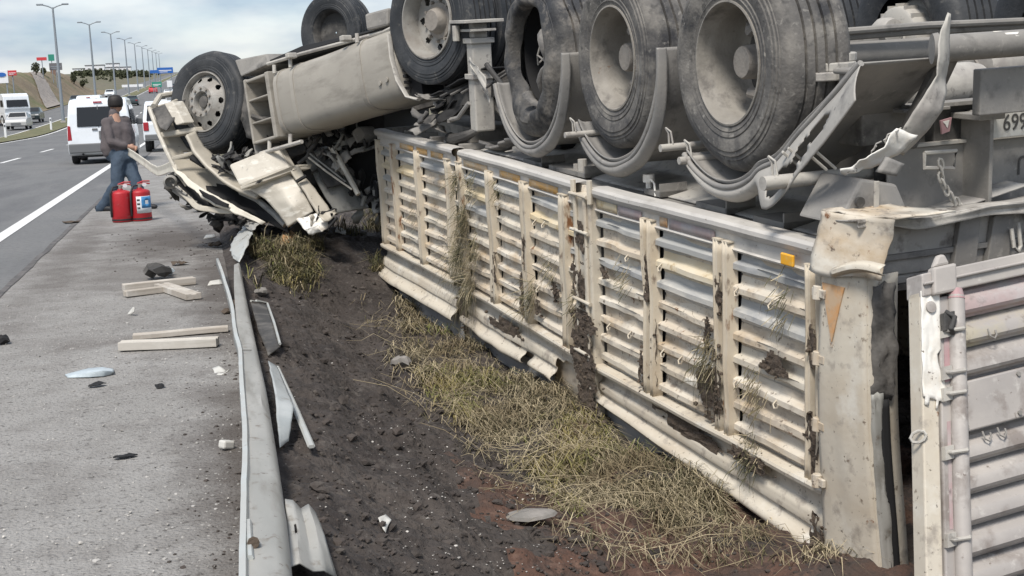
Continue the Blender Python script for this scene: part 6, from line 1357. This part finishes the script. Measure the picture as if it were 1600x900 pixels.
for k in range(220):
    x, y = random.uniform(900, 1330), random.uniform(790, 900)
    p = gh(x, y); 
    if clear_of_wall(p): lump(b, p, abs(random.gauss(0, .008)) + .003)
for k in range(620):
    if k < 300: x, y = sample([(640, 560), (720, 640), (830, 740), (900, 850), (960, 900), (640, 900), (560, 640)])
    elif k < 400: x, y = sample(SOIL)
    else: x, y = sample([(0, 480), (330, 400), (370, 560), (380, 900), (0, 900)])
    lump(c2, gh(x, y) + V((0, 0, .002)), random.uniform(.0015, .0045) + (.004 if random.random() < .06 else 0), .6)
gv = MB()
for k in range(2600):
    Y = 3.6 + 7 * random.random() ** 1.5; X = random.uniform(-1.5, .12); lump(gv, V((X, Y, .002)), abs(random.gauss(0, .0035)) + .0015, .6)
tag(gv.build('shoulder_gravel', M['gravel'], smooth=0), kind='stuff')
for k in range(330):                       # crumbs of soil spilt over the shoulder
    x = 375 - abs(random.gauss(0, 45)); y = random.uniform(380, 900) if k < 170 else random.gauss(385, 22)
    if k >= 170: x = random.uniform(170, 360)
    if y > 345: lump(b, G(x, min(y, 1000), .004), abs(random.gauss(.002, .004)) * (1.5 if k >= 170 else 1) + .0015, .5)
tag(b.build('soil_clods', M['clod'], smooth=0), kind='stuff'); tag(c2.build('pale_gravel', M['chip'], smooth=0), kind='stuff')
b = MB()                                   # caked mud on the trailer
def cake(x, z0, z1, w, n, lift=.06):
    hh = z0 - z1; ww = max(.04, w * 2.3); sd = random.random() * 40
    def mk(u, v):
        return 1 - (abs(u - .5) * 2) ** 2 - .5 * (abs(v - .5) * 2) ** 3 + .9 * noise.noise(V((u * 2.2 + sd, v * 1.5 + v * hh * 5, 1))) + .5 * noise.noise(V((u * 7 + sd, v * hh * 18, 4))) > .50
    def mf(u, v):
        xx = x + (u - .5) * 2 * ww; zz = z0 - hh * v; nn = noise.noise(V((xx * 26, zz * 26, sd))) * .012 + noise.noise(V((xx * 70, zz * 70, sd))) * .005
        return TT @ V((xx, wall_y(xx, zz) + lift - .004 + nn, zz))
    b.grid(mf, 16, max(8, int(hh * 60)), mk)
    for k in range(int(n * .45)):
        u = random.random(); z = z0 + (z1 - z0) * u + random.gauss(0, .02); q = V((x + random.gauss(0, w) * (1 + .6 * noise.noise(V((z * 9, x, 0)))), wall_y(x, z) + lift + random.uniform(-.018, .008), z)); lump(b, TT @ q, random.uniform(.004, .016), .8)
cake(1.42, -1.52, -2.2, .06, 260, .10); cake(1.62, -1.55, -1.85, .04, 60, .05); cake(.58, -1.35, -1.82, .02, 60, .05); cake(.70, -1.6, -1.82, .02, 40); cake(-.12, -1.4, -1.78, .025, 70, .07); cake(-.02, -1.25, -1.45, .02, 26); cake(2.62, -1.5, -1.8, .03, 60, .05); cake(1.95, -1.4, -1.55, .03, 25); cake(-.42, -1.84, -1.93, .09, 40, .09); cake(4.1, -1.2, -1.85, .05, 120, .02); cake(3.9, -1.8, -2.2, .05, 90, .08); cake(1.16, -1.2, -1.27, .03, 12); cake(-1.0, -1.95, -2.25, .03, 40, .09); cake(2.3, -1.62, -1.72, .03, 16); cake(1.40, -.95, -1.15, .03, 6, .10); cake(1.45, -1.2, -1.5, .05, 20, .10); cake(1.40, -1.5, -2.2, .10, 40, .11); cake(-.02, -1.5, -1.8, .05, 20, .06); cake(.62, -1.0, -1.3, .015, 6, .065); cake(-.93, -1.1, -1.3, .02, 6, .07); cake(-.93, -1.5, -1.8, .03, 10, .065); cake(-.15, -1.0, -1.2, .015, 5, .07); cake(2.5, -1.2, -1.45, .02, 10, .065); cake(3.2, -1.45, -1.8, .03, 14, .06); cake(5.0, -1.3, -1.6, .02, 8, .06); cake(.2, -1.87, -1.97, .2, 12, .055); cake(3.0, -1.9, -2.05, .2, 14, .06); cake(-.6, -1.3, -1.42, .06, 8, .05)
tag(b.build('caked_mud', M['mud'], smooth=0), kind='stuff')
